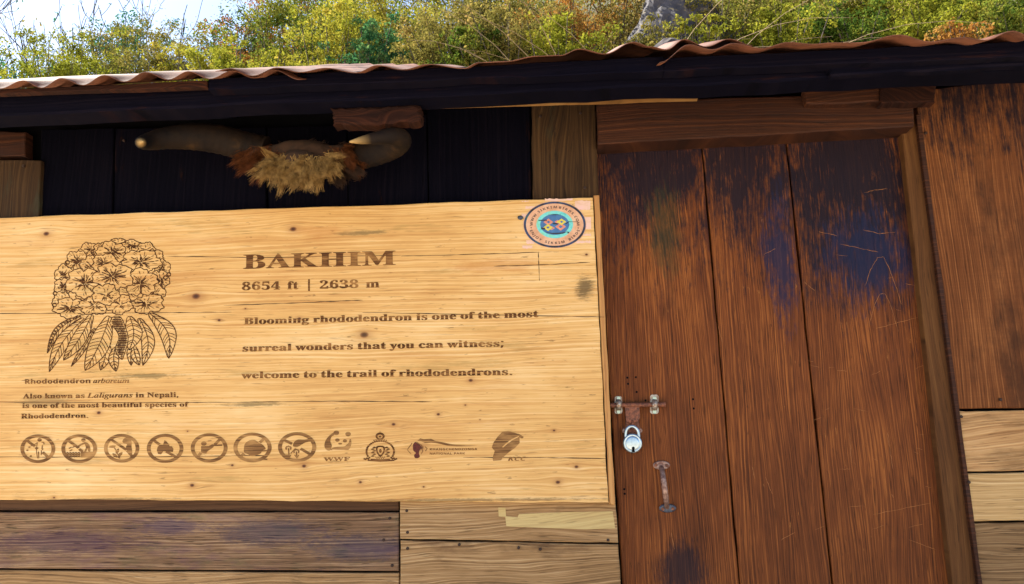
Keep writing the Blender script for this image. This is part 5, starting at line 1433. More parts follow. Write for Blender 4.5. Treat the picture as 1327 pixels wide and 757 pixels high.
# ---- the worn round sticker
def sticker():
    KY = SY - .0012
    cx, cy_ = 718.9, 291.2
    def mat(name, cols, scale=60, rough=.5):
        t = NT(name)
        tc = t.n('ShaderNodeTexCoord')
        nf = t.noise(tc.outputs['Object'], scale, 5, .6)
        k = len(cols)
        t.link(t.ramp(nf, [(.32 + .36 * i / max(1, k - 1), c) for i, c in enumerate(cols)]), t.bsdf.inputs['Base Color'])
        t.bsdf.inputs['Roughness'].default_value = rough
        return t.mat
    PINK = mat('faded_pink_vinyl', [(.46, .24, .13), (.60, .34, .21), (.64, .42, .28)], 30)
    RING = mat('worn_dark_ring', [(.004, .004, .004), (.01, .015, .03), (.02, .04, .12), (.02, .12, .09)], 34)
    CYAN = mat('turquoise_band', [(.06, .42, .44), (.16, .58, .60), (.18, .52, .32)], 50)
    BLUEM = mat('blue_field', [(.03, .10, .26), (.05, .17, .40)], 50)
    INK = mat('black_print', [(.010, .008, .010), (.03, .018, .02)], 80)
    ROSE = mat('rose_knot', [(.50, .16, .12), (.62, .27, .17)], 80)
    YEL = mat('yellow_knot', [(.50, .42, .03), (.62, .55, .10)], 80)
    def flat(name, loops, m_, y, par):
        vs, fs = flat_curve([[(u * .1, -v * .1) for u, v in L] for L in loops])
        mb = MB()
        mb.add([tuple(P(u * 10, -v * 10, y)) for u, v, _ in vs], fs)
        o = mb.build(name, m_, par)
        fix_front(o)
        return o
    base = flat('sticker', [ell(cx, cy_, 41, 30.6, 64)], PINK, KY, sgn)
    base['label'] = 'worn round bird club sticker in the upper right corner of the sign'
    flat('outer_ring', [ell(cx, cy_, 40.2, 29.9, 64), ell(cx, cy_, 37.3, 27.4, 64)], RING, KY - .0002, base)
    flat('inner_band', [ell(cx, cy_ - .2, 23.8, 17.9, 56), ell(cx, cy_ - .2, 18.8, 13.6, 56)], CYAN, KY - .0002, base)
    flat('blue_field', [ell(cx, cy_ - .2, 18.8, 13.6, 56)], BLUEM, KY - .0002, base)
    sx = lambda L: [(670 + x / 9.46, 250 + y / 9.46) for x, y in L]
    # knot: four interlaced diamonds
    def dia(x, y, rx, ry, h=.38):
        return [sx([(x - rx, y), (x, y - ry), (x + rx, y), (x, y + ry)]), sx([(x - rx * h, y), (x, y - ry * h), (x + rx * h, y), (x, y + ry * h)])]
    flat('rose_diamond', dia(385, 358, 62, 42) , ROSE, KY - .0004, base)
    flat('rose_diamond', dia(535, 415, 66, 48), ROSE, KY - .0004, base)
    flat('yellow_diamond', dia(380, 425, 58, 44), YEL, KY - .0006, base)
    flat('yellow_diamond', dia(545, 355, 60, 40), YEL, KY - .0006, base)
    flat('rose_diamond', dia(425, 432, 40, 24), ROSE, KY - .0005, base)
    flat('rose_diamond', dia(498, 355, 40, 24), ROSE, KY - .0005, base)
    ink = [sx([(262, 332), (360, 330), (372, 342), (262, 342)]), sx([(290, 425), (345, 430), (340, 450), (300, 448)]), sx([(585, 380), (640, 345), (640, 356), (600, 386)]), sx([(440, 368), (500, 372), (500, 388), (440, 384)]),
           sx([(330, 478), (440, 492), (560, 486), (630, 470), (560, 502), (440, 506)]), sx([(375, 268), (460, 262), (540, 268), (460, 272)]), sx(ell(628, 487, 12, 10, 10)), sx([(640, 352), (750, 352), (750, 357), (640, 358)])]
    for L in ink: flat('black_mark', [L], INK, KY - .0009, base)
    # words round the ring
    def arc_text(txt, a0, a1, rad, top):
        gl, w = layout([('s', txt)], 22, 1.4)
        sc_ = 4.9 / 340.0
        loops = []
        for key, x in gl:
            t = (x + G[key][0] / 2) / w
            a = R(a0 + (a1 - a0) * t)
            ca, sa = math.cos(a), math.sin(a)
            k = 1 if top else -1
            # local axes of the letter on the photographed ellipse
            bx, by = cx + rad * ca * 1.0, cy_ - rad * sa * .742
            tx, ty = (sa * k, .742 * ca * k)
            lt = math.hypot(tx, ty)
            tx, ty = tx / lt, ty / lt
            nx, ny = (ca * k, -sa * k)
            for L in G[key][1]:
                loops.append([(bx + tx * (u - G[key][0] / 2) * sc_ * 1.12 + nx * v * sc_, by + ty * (u - G[key][0] / 2) * sc_ * 1.12 + ny * v * sc_ * .9) for u, v in L])
        flat('sticker_lettering', loops, INK, KY - .0004, base)
    arc_text('WWW.SIKKIMBIRDS.COM', 184, -4, 28.6, True)
    arc_text('ENJOY SIKKIM BIRDS', 196, 344, 34.0, False)
    for a in (190, -11):
        flat('black_mark', [ell(cx + 31 * math.cos(R(a)), cy_ - 31 * .742 * math.sin(R(a)), .8, .8, 8)], INK, KY - .0004, base)
    # torn remains of the square backing paper
    PAPER = mat('torn_pale_paper', [(.58, .36, .26), (.66, .46, .38), (.68, .44, .46)], 40, .7)
    rs = random.Random(5)
    for (x0, y0, x1, y1) in ((676, 260, 685, 261.6), (681, 267, 694, 271), (677, 318, 690, 322), (682, 311, 692, 316), (706, 257.5, 742, 260.2), (745, 260, 765, 272), (758, 281, 766, 297), (752, 303, 766, 306), (745, 312, 766, 315), (676, 277, 683, 281)):
        n = 12
        top = [(x0 + (x1 - x0) * i / n, y0 + rs.uniform(-.5, .8)) for i in range(n + 1)]
        bot = [(x0 + (x1 - x0) * i / n, y1 + rs.uniform(-.8, .5)) for i in range(n + 1)]
        flat('paper_remnant', [top + bot[::-1]], PAPER, SY - .0006 - rs.random() * .0002, base)
    m = MB()
    q = P(674.5, 282.5, SY)
    disc(m, (q.x, q.z), .0085, SY - .006, SY + .001, 12, rz=.0065, bev=.4)
    m.build('nail', M_BLUEIRON, sgn)


sticker()

# ------------------------------------------------------------------ horned trophy
def trophy():
    root = empty('horn_trophy', P(395, 215, -.05), 'mounted pair of long dark curved horns with shaggy rust and cream fur on the wall', 'horns')
    t = NT('dark_horn')
    tc = t.n('ShaderNodeTexCoord')
    geo = t.n('ShaderNodeNewGeometry')
    nf = t.noise(tc.outputs['Object'], 14, 5, .6)
    col = t.ramp(nf, [(.3, (.004, .003, .004)), (.55, (.014, .008, .005)), (.75, (.055, .028, .010))])
    att = t.n('ShaderNodeAttribute', attribute_name='tip')
    col = t.mix(t.ramp(att.outputs['Fac'], [(.80, 0.0), (.97, 1.0)]), col, (.38, .25, .10))
    t.link(col, t.bsdf.inputs['Base Color'])
    t.bsdf.inputs['Roughness'].default_value = .75
    t.bsdf.inputs['Specular IOR Level'].default_value = .15
    bp = t.n('ShaderNodeBump')
    bp.inputs['Strength'].default_value = .35
    bp.inputs['Distance'].default_value = .004
    t.link(t.noise(tc.outputs['Object'], 60, 3, .6), bp.inputs['Height'])
    t.link(bp.outputs[0], t.bsdf.inputs['Normal'])
    HORN = t.mat

    def horn(pts):
        # pts: (px, py, y, radius)
        raw = [(*P(px, py, y), r) for px, py, y, r in pts]
        sm = []
        for i in range(len(raw) - 1):
            g = lambda j: raw[min(max(j, 0), len(raw) - 1)]
            p0, p1, p2, p3 = g(i - 1), g(i), g(i + 1), g(i + 2)
            for s in range(8):
                t_ = s / 8
                sm.append(tuple(.5 * (2 * p1[d] + (p2[d] - p0[d]) * t_ + (2 * p0[d] - 5 * p1[d] + 4 * p2[d] - p3[d]) * t_ * t_ + (3 * p1[d] - p0[d] - 3 * p2[d] + p3[d]) * t_ ** 3) for d in range(4)))
        sm.append(raw[-1])
        mb = MB()
        n = 22
        mb.tube([p[:3] for p in sm], [max(.002, p[3] * .86 * (1 + (.045 * max(0, 1 - 1.5 * i / len(sm))) * math.sin(i * 2.4) + .02 * mnoise.noise(Vector((i * .7, 0, 0))))) for i, p in enumerate(sm)], n)
        o = mb.build('horn', HORN, root)
        at = o.data.attributes.new('tip', 'FLOAT', 'POINT')
        N = len(sm)
        vals = [min(1, (k // n) / (N - 1)) for k in range(N * n)] + [0] * n + [1] * n
        at.data.foreach_set('value', vals)
        return o
    horn([(345, 196, -.09, .052), (318, 190, -.10, .052), (285, 181, -.13, .051), (250, 177, -.17, .047), (218, 179, -.21, .038), (196, 183, -.25, .030), (184, 185, -.30, .021), (183, 184.5, -.335, .012), (184, 184, -.35, .004)])
    horn([(432, 206, -.09, .046), (462, 203, -.10, .047), (490, 197, -.13, .044), (512, 189, -.175, .040), (519, 181, -.235, .035), (508, 177, -.285, .028), (488, 179, -.315, .020), (468, 182, -.33, .012), (453, 184, -.335, .003)])

    # hide: one shaped lump for the poll and one for the forehead, then the fur on it
    def lump(parts, name, m_):
        import bmesh
        bm = bmesh.new()
        bmesh.ops.create_icosphere(bm, subdivisions=4, radius=1)
        c0 = P(390, 212, -.10)
        for v in bm.verts:
            d = v.co.normalized()
            best = 0
            for (c, r) in parts:
                # ray from c0 in direction d to the ellipsoid
                o = c0 - c
                A = sum((d[k] / r[k]) ** 2 for k in range(3))
                B = sum(o[k] * d[k] / r[k] ** 2 for k in range(3))
                C = sum((o[k] / r[k]) ** 2 for k in range(3)) - 1
                disc_ = B * B - A * C
                if disc_ > 0: best = max(best, (-B + math.sqrt(disc_)) / A)
            v.co = c0 + d * max(.015, best) * (1 + .06 * mnoise.noise(d * 3))
        mb = MB()
        bm.verts.ensure_lookup_table()
        mb.add([tuple(v.co) for v in bm.verts], [[v.index for v in f.verts] for f in bm.faces], 0, True)
        pts = [(v.co.copy(), v.normal.copy()) for v in bm.verts]
        bm.free()
        return mb.build(name, m_, root), pts
    HIDE = plain('dark_dry_hide', (.05, .022, .010), .9, var=.5)
    E_ = lambda px, py, y, rx, ry, rz: (P(px, py, y), (rx, ry, rz))
    hide, _ = lump([E_(390, 205, -.08, .13, .07, .05), E_(388, 216, -.13, .075, .06, .045), E_(345, 208, -.09, .07, .06, .04), E_(445, 206, -.09, .07, .06, .04)], 'hide', HIDE)

    def furmat(name, a, b):
        t = NT(name)
        tc = t.n('ShaderNodeTexCoord')
        nf = t.noise(tc.outputs['Object'], 70, 3, .6)
        t.link(t.ramp(nf, [(.3, a), (.7, b)]), t.bsdf.inputs['Base Color'])
        t.bsdf.inputs['Roughness'].default_value = .6
        t.bsdf.inputs['Specular IOR Level'].default_value = .25
        return t.mat
    RUSTF = furmat('rusty_fur', (.04, .011, .003), (.15, .045, .010))
    CREAM = furmat('cream_fur', (.11, .048, .011), (.44, .28, .095))
    DARKF = furmat('dark_fur', (.012, .009, .008), (.05, .024, .012))

    def fur(name, m_, spots, tufts, length, flow, per=60):
        mb = MB()
        vs, fs = [], []
        for _ in range(tufts):
            px, py, y, sx, sy_, c = random.choice(spots)
            a = random.uniform(0, 2 * math.pi)
            r = math.sqrt(random.random())
            ox, oy = sx * r * math.cos(a), sy_ * r * math.sin(a)
            root_ = P(px + ox, py + oy, y + .012 - .03 * (1 - r * r))
            wx = (px + ox - 392) / 55.0
            d0 = Vector((wx * .5 + flow[0] + random.uniform(-.5, .5), -.42 + random.uniform(-.25, .25), -oy / max(sy_, 1) * .35 + flow[1] + random.uniform(-.45, .45))).normalized()
            curl = Vector((random.uniform(-.5, .5), random.uniform(-.1, .25), random.uniform(-.5, -.05)))
            L0 = length * random.uniform(.5, 1.35)
            gather = root_ + d0 * L0 + curl * L0 * .35
            for _h in range(per):
                p = root_ + Vector((random.gauss(0, .0075), random.gauss(0, .004), random.gauss(0, .006)))
                end = p.lerp(gather, .80) + (gather - root_) * random.uniform(-.3, .3) + Vector((random.gauss(0, .004), random.gauss(0, .004), random.gauss(0, .004)))
                mid_ = p.lerp(end, .5) + d0 * L0 * .14 + Vector((random.gauss(0, .002), 0, random.gauss(0, .002)))
                w = random.uniform(.0005, .0012)
                side = (end - p).cross(Vector((0, 1, 0)))
                side = side.normalized() if side.length > 1e-4 else Vector((1, 0, 0))
                b = len(vs)
                for k in range(4):
                    t_ = k / 3
                    q = p * (1 - t_) ** 2 + mid_ * 2 * t_ * (1 - t_) + end * t_ * t_
                    wk = w * (1 - t_ * .85)
                    vs.append(tuple(q - side * wk))
                    vs.append(tuple(q + side * wk))
                for k in range(3):
                    fs.append((b + 2 * k, b + 2 * k + 1, b + 2 * k + 3, b + 2 * k + 2))
        mb.add(vs, fs, 0, False)
        return mb.build(name, m_, root)
    rust_spots = [(328, 203, -.13, 15, 9, 1), (341, 200, -.13, 16, 9, 1), (334, 212, -.12, 12, 8, 1), (442, 201, -.14, 16, 9, 1), (452, 208, -.12, 12, 9, 1), (432, 206, -.15, 12, 8, 1), (365, 202, -.13, 20, 5, 1)]
    o = fur('fur', RUSTF, rust_spots, 110, .048, (0, -.55), 50)
    o['label'] = 'rust coloured fur'
    cream_spots = [(372, 208, -.165, 18, 7, 1), (395, 207, -.17, 26, 7, 1), (364, 217, -.165, 16, 8, 1), (386, 222, -.17, 22, 9, 1), (408, 216, -.165, 16, 9, 1), (400, 228, -.165, 14, 8, 1), (380, 229, -.165, 12, 7, 1), (425, 208, -.16, 12, 6, 1), (354, 211, -.16, 10, 7, 1)]
    o = fur('fur', CREAM, cream_spots, 130, .054, (0, -.55), 55)
    o['label'] = 'cream coloured shaggy fur'
    dark_spots = [(447, 218, -.12, 16, 8, 1), (432, 228, -.12, 12, 8, 1), (390, 192, -.10, 55, 6, 1), (455, 220, -.10, 12, 9, 1), (345, 212, -.14, 8, 5, 1)]
    o = fur('fur', DARKF, dark_spots, 60, .045, (.25, -.4), 45)
    o['label'] = 'dark brown fur'


trophy()

# ------------------------------------------------------------------ plants on the slope behind
def leafmat(name, cols, transl=.35):
    t = NT(name)
    rnd = t.n('ShaderNodeObjectInfo').outputs['Random']
    tc = t.n('ShaderNodeTexCoord')
    nf = t.noise(tc.outputs['Object'], 2.4, 4, .7)
    nf2 = t.noise(tc.outputs['Object'], 21, 2, .6)
    f = t.math('ADD', t.math('MULTIPLY', nf, .6), t.math('MULTIPLY', nf2, .4))
    f = t.math('ADD', f, t.math('MULTIPLY', t.math('SUBTRACT', rnd, .5), .12))
    k = len(cols)
    col = t.ramp(f, [(.34 + .32 * i / (k - 1), c) for i, c in enumerate(cols)])
    d = t.n('ShaderNodeBsdfDiffuse')
    tr_ = t.n('ShaderNodeBsdfTranslucent')
    t.link(col, d.inputs[0])
    t.link(col, tr_.inputs[0])
    ms = t.n('ShaderNodeMixShader')
    ms.inputs[0].default_value = transl
    t.link(d.outputs[0], ms.inputs[1])
    t.link(tr_.outputs[0], ms.inputs[2])
    t.link(ms.outputs[0], t.out.inputs[0])
    return t.mat


L_YEL = leafmat('yellow_green_leaves', [(.06, .07, .010), (.18, .20, .02), (.30, .29, .035), (.36, .27, .05)])
L_GRN = leafmat('fresh_green_leaves', [(.02, .05, .012), (.07, .12, .018), (.19, .20, .03), (.30, .24, .05)])
L_TEAL = leafmat('blue_green_leaves', [(.008, .04, .028), (.02, .10, .055), (.06, .17, .06), (.16, .20, .06)])
L_OLV = leafmat('olive_dry_leaves', [(.07, .055, .015), (.13, .125, .03), (.24, .20, .05), (.34, .22, .08)])
L_RUST = leafmat('rusty_autumn_leaves', [(.10, .04, .012), (.24, .09, .02), (.34, .17, .04), (.30, .22, .06)])
L_TAN = leafmat('dry_tan_straw', [(.20, .13, .05), (.36, .27, .11), (.50, .40, .20)], .25)
BARK = plain('grey_brown_bark', (.09, .07, .055), .9, var=.5, scale=30)
TWIG = plain('pale_dry_twig', (.32, .23, .13), .85, var=.4, scale=30)
DTWIG = plain('dark_twig', (.045, .036, .04), .9, var=.4, scale=30)


def leaves_mesh(clumps, count, size, mb, droop=.2, aspect=1.9):
    vs, fs = [], []
    w = np.array([c[3] * c[4] * c[5] for c in clumps]) ** .8
    idx = rng.choice(len(clumps), size=count, p=w / w.sum())
    d = rng.normal(size=(count, 3))
    d /= np.linalg.norm(d, axis=1)[:, None]
    rad = rng.uniform(.15, 1, size=count) ** .5 * (1 + .30 * rng.normal(size=count))
    nrm = d * .7 + rng.normal(size=(count, 3)) * .8 + np.array([0, 0, .5])
    nrm /= np.linalg.norm(nrm, axis=1)[:, None]
    ax = np.cross(nrm, rng.normal(size=(count, 3)))
    ax[:, 2] -= droop
    ax /= np.linalg.norm(ax, axis=1)[:, None]
    sd = np.cross(nrm, ax)
    sd /= np.linalg.norm(sd, axis=1)[:, None]
    for i in range(count):
        c = clumps[idx[i]]
        p = np.array(c[:3]) + d[i] * rad[i] * np.array(c[3:6])
        s = size * rng.uniform(.6, 1.4)
        a, b = ax[i] * s, sd[i] * s / aspect
        k = len(vs)
        vs += [tuple(p - a), tuple(p - a * .1 + b), tuple(p + a), tuple(p - a * .1 - b)]
        fs.append((k, k + 1, k + 2, k + 3))
    mb.add(vs, fs, 0, False)


def branchy(mb, p, d, L, r, depth, spread=.55, seg=4, up=.1, ends=None):
    pts, q = [p], p
    for k in range(seg):
        d = (d + Vector((random.uniform(-.2, .2), random.uniform(-.2, .2), random.uniform(-.1, .2) * 1 + up * .3))).normalized()
        q = q + d * L / seg
        pts.append(q)
    mb.tube(pts, [max(.008, r * (1 - .45 * k / seg)) for k in range(seg + 1)], 6 if r > .012 else 4, cap=False)
    if depth == 0:
        if ends is not None: ends.append(q)
        return
    for _ in range(random.choice((2, 3, 3))):
        k = random.randint(1, seg)
        dd = (d + Vector((random.uniform(-1, 1), random.uniform(-1, 1), random.uniform(-.4, .8))) * spread * 1.6).normalized()
        branchy(mb, pts[k], dd, L * random.uniform(.55, .78), r * (1 - .45 * k / seg) * .62, depth - 1, spread, seg, up, ends)
    if ends is not None: ends.append(q)


def at_dist(px, py, y):
    return P(px, py, y)


def plant(name, px, ytop, ybot, y, wpx, leaf, count, size, label, cat, group=None, dense=1.0, aspect=1.9, ncl=9, trunk=BARK):
    """a rooted shrub or tree whose crown spans the given photo height at depth y"""
    top, bot = P(px, ytop, y), P(px, ybot, y)
    sc = (P(px + 50, ytop, y) - P(px - 50, ytop, y)).length / 100
    w = wpx * sc * .78
    gz = hill_h(top.x, y)
    base = Vector((top.x, y, gz - .1))
    root = empty(name, (top.x, y, gz), label, cat, group)
    H = (top.z - bot.z) * 1.2
    bot.z = top.z - H
    size *= .62
    m = MB()
    low = Vector((top.x, y, min(bot.z, gz + .4)))
    m.tube([base, base.lerp(low, .5), low], [.035 + .012 * H, .03 + .01 * H, .02 + .006 * H], 7)
    cl = []
    nb = 34
    tilt = random.uniform(-.25, .25)
    for k in range(nb):
        ang = random.uniform(0, 6.28)
        reach = math.sqrt(random.random()) * w * random.uniform(.75, 1.35)
        tz = top.z - H * (random.random() ** 1.6) * .85 - H * .18 * (reach / w) ** 2
        tip = Vector((top.x + reach * math.cos(ang) + tilt * H, y + reach * math.sin(ang) * .8, tz))
        st = low.lerp(Vector((top.x, y, bot.z + H * .5)), random.uniform(0, .8))
        bend = st.lerp(tip, .5) + Vector((random.uniform(-.15, .15) * w, 0, H * random.uniform(.0, .16)))
        pts = [st * (1 - t) ** 2 + bend * 2 * t * (1 - t) + tip * t * t for t in (0, .2, .4, .6, .8, 1)]
        m.tube(pts, [.020, .016, .013, .010, .007, .004], 4, cap=False)
        for t in (.45, .62, .78, .9, 1.0):
            q = st * (1 - t) ** 2 + bend * 2 * t * (1 - t) + tip * t * t
            s = w * random.uniform(.07, .24) * (1.25 - .45 * t)
            q = q + Vector((random.uniform(-.1, .1) * w, random.uniform(-.1, .1) * w, random.uniform(-.06, .06) * H))
            cl.append((q.x, q.y, q.z, s * random.uniform(.8, 1.5), s, s * random.uniform(.5, .9)))
    m.build('trunk', trunk, root)
    m = MB()
    leaves_mesh(cl, int(count * 3.6), size, m, aspect=aspect)
    m.build('crown', leaf, root)
    return root


def bare_tree(px, ytop, y, label, mat, depth=4, lean=0.0, sparse=None, spread=.55, r=.07):
    r *= 1.7
    top = P(px, ytop, y)
    gz = hill_h(top.x, y)
    root = empty('bare_tree', (top.x, y, gz), label, 'tree')
    m = MB()
    H = top.z - gz
    ends = []
    st = Vector((top.x, y, gz - .1))
    trunk_top = st + Vector((lean * H * .5, 0, H * .5))
    m.tube([st, st.lerp(trunk_top, .5) + Vector((random.uniform(-.1, .1), 0, 0)), trunk_top], [r * 1.5, r * 1.2, r], 8)
    for k in range(5):
        dd = Vector((lean + random.uniform(-.8, .8), random.uniform(-.5, .5), random.uniform(.5, 1.1))).normalized()
        branchy(m, st.lerp(trunk_top, random.uniform(.7, 1.0)), dd, H * random.uniform(.22, .34), r * .6, depth - 1, spread, 4, .15, ends)
    m.build('branches', mat, root)
    if sparse:
        m = MB()
        cl = [(e.x, e.y, e.z, .14, .14, .12) for e in ends]
        leaves_mesh(cl, sparse[1], sparse[2], m)
        m.build('sparse_leaves', sparse[0], root)
    return root


# far left: dark leafless trees against the sky
bare_tree(30, 12, 14.6, 'bare dark tree cut off by the left edge of the picture', DTWIG, 5, .05, (L_TEAL, 900, .045), .65, .09)
bare_tree(148, 12, 15.6, 'densely twigged bare tree just right of the tall spreading one', DTWIG, 5, -.1, (L_OLV, 400, .04), .7, .08)
bare_tree(70, 16, 15.0, 'bare dark tree with a forked trunk at the far left against the sky', DTWIG, 5, -.15, (L_TEAL, 700, .05), .6, .075)
bare_tree(112, 5, 16.5, 'tall spreading bare tree rising above the yellow shrubs on the left', DTWIG, 5, .1, (L_OLV, 500, .05), .7, .09)
bare_tree(185, 25, 17.5, 'thin bare tree right of the tall bare one, against white sky', DTWIG, 4, .15, None, .7, .05)
bare_tree(284, 14, 14.0, 'small leafless forked tree alone against the gap of sky', DTWIG, 4, .05, None, .75, .045)
bare_tree(262, 22, 14.8, 'slender leafless sapling leaning left in the gap of sky', DTWIG, 3, -.2, None, .7, .03)

for a in [
    ('shrub', 30, 78, 112, 11.0, 70, L_TEAL, 1500, .055, 'blue green shrub in the lower left corner beside the roof edge', 'shrub'),
    ('shrub', 88, 60, 112, 10.2, 85, L_YEL, 3600, .045, 'low yellow green shrub leftmost of the sunny row behind the roof', 'shrub'),
    ('shrub', 135, 48, 108, 11.4, 95, L_YEL, 4200, .045, 'yellow shrub with an orange tinged top below the tall bare tree', 'shrub'),
    ('shrub', 172, 36, 106, 12.0, 100, L_OLV, 4200, .045, 'rounded olive and orange shrub taller than its yellow neighbour', 'shrub'),
    ('tree', 186, 32, 70, 14.5, 75, L_TEAL, 2600, .05, 'dark teal tree showing just over the olive shrub', 'tree'),
    ('shrub', 222, 50, 104, 11.0, 85, L_OLV, 3800, .042, 'brownish olive shrub left of the leafless forked tree', 'shrub'),
    ('shrub', 262, 62, 102, 10.4, 70, L_YEL, 3000, .042, 'small yellow shrub under the slender leafless sapling', 'shrub'),
    ('tree', 290, 44, 86, 14.0, 60, L_TEAL, 1900, .05, 'dark green low tree behind the leafless forked tree', 'tree'),
    ('bamboo_clump', 318, 60, 100, 9.6, 80, L_YEL, 3600, .05, 'bright lemon yellow feathery bamboo clump over the roof overlap', 'bamboo'),
    ('tree', 330, 22, 80, 14.0, 80, L_GRN, 3600, .05, 'green tree left edge of the tall leafy mass, bordering the sky', 'tree'),
    ('tree', 352, 10, 90, 13.0, 90, L_RUST, 3200, .045, 'rust brown tinted tree behind the lemon bamboo', 'tree'),
    ('tree', 392, -6, 90, 12.2, 110, L_GRN, 5200, .05, 'broad mid green tree above the left horn tip', 'tree'),
    ('tree', 430, 26, 96, 10.4, 90, L_YEL, 4200, .045, 'yellow leaved tree in front of the broad green tree', 'tree'),
    ('tree', 478, 28, 88, 10.0, 66, L_TEAL, 3000, .048, 'turquoise green rounded tree above the middle of the roof', 'tree'),
    ('tree', 462, -14, 60, 13.5, 120, L_GRN, 4600, .05, 'tall green tree rising behind the turquoise one', 'tree'),
    ('tree', 520, -10, 80, 11.5, 110, L_YEL, 5000, .045, 'golden green tree right of the turquoise tree', 'tree'),
    ('shrub', 566, 18, 84, 9.4, 90, L_OLV, 3800, .042, 'dry olive vine covered shrub right of the golden tree', 'shrub'),
    ('shrub', 612, 44, 82, 8.8, 60, L_GRN, 2400, .045, 'dark green bush low over the roof with gold leaves around it', 'shrub'),
    ('shrub', 606, -6, 60, 10.4, 110, L_OLV, 4600, .042, 'tangled tan creeper mass at the top centre', 'shrub'),
    ('shrub', 662, 10, 80, 9.0, 100, L_OLV, 4200, .042, 'dry brown creeper bush left of the arching twigs', 'shrub'),
    ('shrub', 716, 30, 76, 8.6, 80, L_YEL, 2600, .042, 'thin yellow bush among pale arching twigs', 'shrub'),
    ('shrub', 742, -8, 50, 10.4, 110, L_RUST, 3000, .042, 'reddish dry bush high above the arching twigs', 'shrub'),
    ('shrub', 920, -8, 40, 9.4, 80, L_OLV, 2400, .042, 'dry bush above the straw fringe right of the grey rock', 'shrub'),
    ('shrub', 1010, 8, 60, 9.0, 90, L_YEL, 2800, .042, 'yellow green bush behind the straw tufts on the right', 'shrub'),
    ('shrub', 1100, 4, 58, 9.4, 100, L_GRN, 3400, .045, 'light green bush above the right roof sheet', 'shrub'),
    ('shrub', 1180, 6, 54, 9.0, 100, L_YEL, 3200, .042, 'pale yellow green bush left of the rusty red shrub', 'shrub'),
    ('shrub', 1240, 34, 52, 8.2, 60, L_RUST, 1500, .040, 'low rusty red shrub by the roof edge at the right', 'shrub'),
    ('tree', 400, -50, 70, 16.5, 190, L_GRN, 5200, .06, 'tall green tree at the back above the left horn, topmost in the picture', 'tree'),
    ('tree', 500, -60, 70, 17.0, 200, L_OLV, 5200, .06, 'tall olive tree at the back behind the turquoise one', 'tree'),
    ('tree', 600, -60, 60, 16.0, 200, L_YEL, 5200, .06, 'tall yellowing tree at the back above the creeper mass', 'tree'),
    ('shrub', 790, -30, 60, 11.0, 150, L_OLV, 4200, .05, 'wide dry olive bush behind the arching twigs and left of the rock', 'shrub'),
    ('shrub', 960, -22, 40, 11.2, 150, L_GRN, 4200, .05, 'wide green bush high on the slope behind the straw fringe', 'shrub'),
    ('shrub', 1060, -24, 40, 11.0, 140, L_OLV, 4000, .05, 'olive bush high on the slope right of the straw fringe', 'shrub'),
    ('shrub', 1150, -20, 40, 11.0, 140, L_YEL, 4000, .05, 'yellowish bush high on the slope above the right roof sheet', 'shrub'),
    ('shrub', 1250, -20, 40, 11.0, 150, L_GRN, 4000, .05, 'green bush high on the slope above the rusty red shrub', 'shrub'),
    ('shrub', 846, 30, 66, 8.4, 46, L_OLV, 1300, .042, 'small dry bush growing at the left foot of the grey rock', 'shrub'),
    ('shrub', 900, 22, 56, 8.6, 44, L_YEL, 1200, .042, 'small yellow bush growing at the right foot of the grey rock', 'shrub'),
    ('shrub', 1290, 4, 50, 9.0, 90, L_GRN, 3000, .045, 'green bush in the upper right corner', 'shrub'),
]:
    plant(*a)


# straw tufts hanging from the bank
def tussock(px, py, y, n, L, label, mat=L_TAN, hang=True, w=.6):
    c = P(px, py, y)
    yy = y
    z = hill_h(c.x, yy)
    # set it on the slope, where the line of sight meets it
    for k in range(400):
        yy = 4 + k * .03
        q = P(px, py, yy)
        if hill_h(q.x, yy) >= q.z: break
    c = Vector((q.x, yy, hill_h(q.x, yy)))
    vs, fs = [], []
    for _ in range(n):
        p = c + Vector((random.gauss(0, w * .5), random.uniform(-.3, .3), 0))
        p.z = hill_h(p.x, p.y) - .03
        d = Vector((random.uniform(-.5, .5), random.uniform(-.9, -.1), random.uniform(.6, 1.2))).normalized()
        l = L * random.uniform(.5, 1.3)
        ww = random.uniform(.005, .011)
        b = len(vs)
        sd = d.cross(Vector((0, 1, .2))).normalized()
        for k in range(6):
            t = 1 - k / 5.4
            vs += [tuple(p - sd * ww * t), tuple(p + sd * ww * t)]
            p = p + d * l / 5
            d = (d + Vector((random.uniform(-.12, .12), -.06, -.34 if hang else -.12))).normalized()
        fs += [(b + 2 * k, b + 2 * k + 1, b + 2 * k + 3, b + 2 * k + 2) for k in range(5)]
    m = MB()
    m.add(vs, fs)
    o = m.build('straw_tussock', mat, None, origin=c)
    tag(o, label, 'grass tuft', 'straw tussocks on the bank behind the roof')
    return o


for i, (px, py, l) in enumerate([(900, 42, 'straw tussock just right of the grey rock'), (935, 28, 'tall straw tussock high above the roof right of the rock'), (965, 46, 'straw tussock over the torn roof sheet corner'),
                                 (1000, 34, 'shaggy straw tussock third of the fringe from the rock'), (1035, 48, 'low straw tussock touching the roof line in the middle of the fringe'), (1065, 26, 'straw tussock at the right end of the dense fringe'),
                                 (1130, 40, 'lone straw tussock below the light green bush'), (1200, 42, 'straw tussock left of the rusty red shrub'), (640, 60, 'straw tussock left of the arching twigs'), (690, 40, 'straw tussock behind the arching twigs'),
                                 (918, 14, 'high straw tussock at the top edge beside the grey rock'), (985, 12, 'high straw tussock above the middle of the fringe'), (1048, 8, 'high straw tussock left of the light green bush'), (1090, 44, 'straw tussock under the light green bush, close to the roof'), (1165, 30, 'straw tussock among the pale yellow green leaves'), (1265, 24, 'straw tussock behind the rusty red shrub'), (840, 40, 'straw tussock against the left side of the grey rock'), (780, 46, 'straw tussock at the foot of the arching twigs'), (600, 30, 'straw tussock hanging in the creeper mass')]):
    tussock(px, py, 8, 520, .70, l)


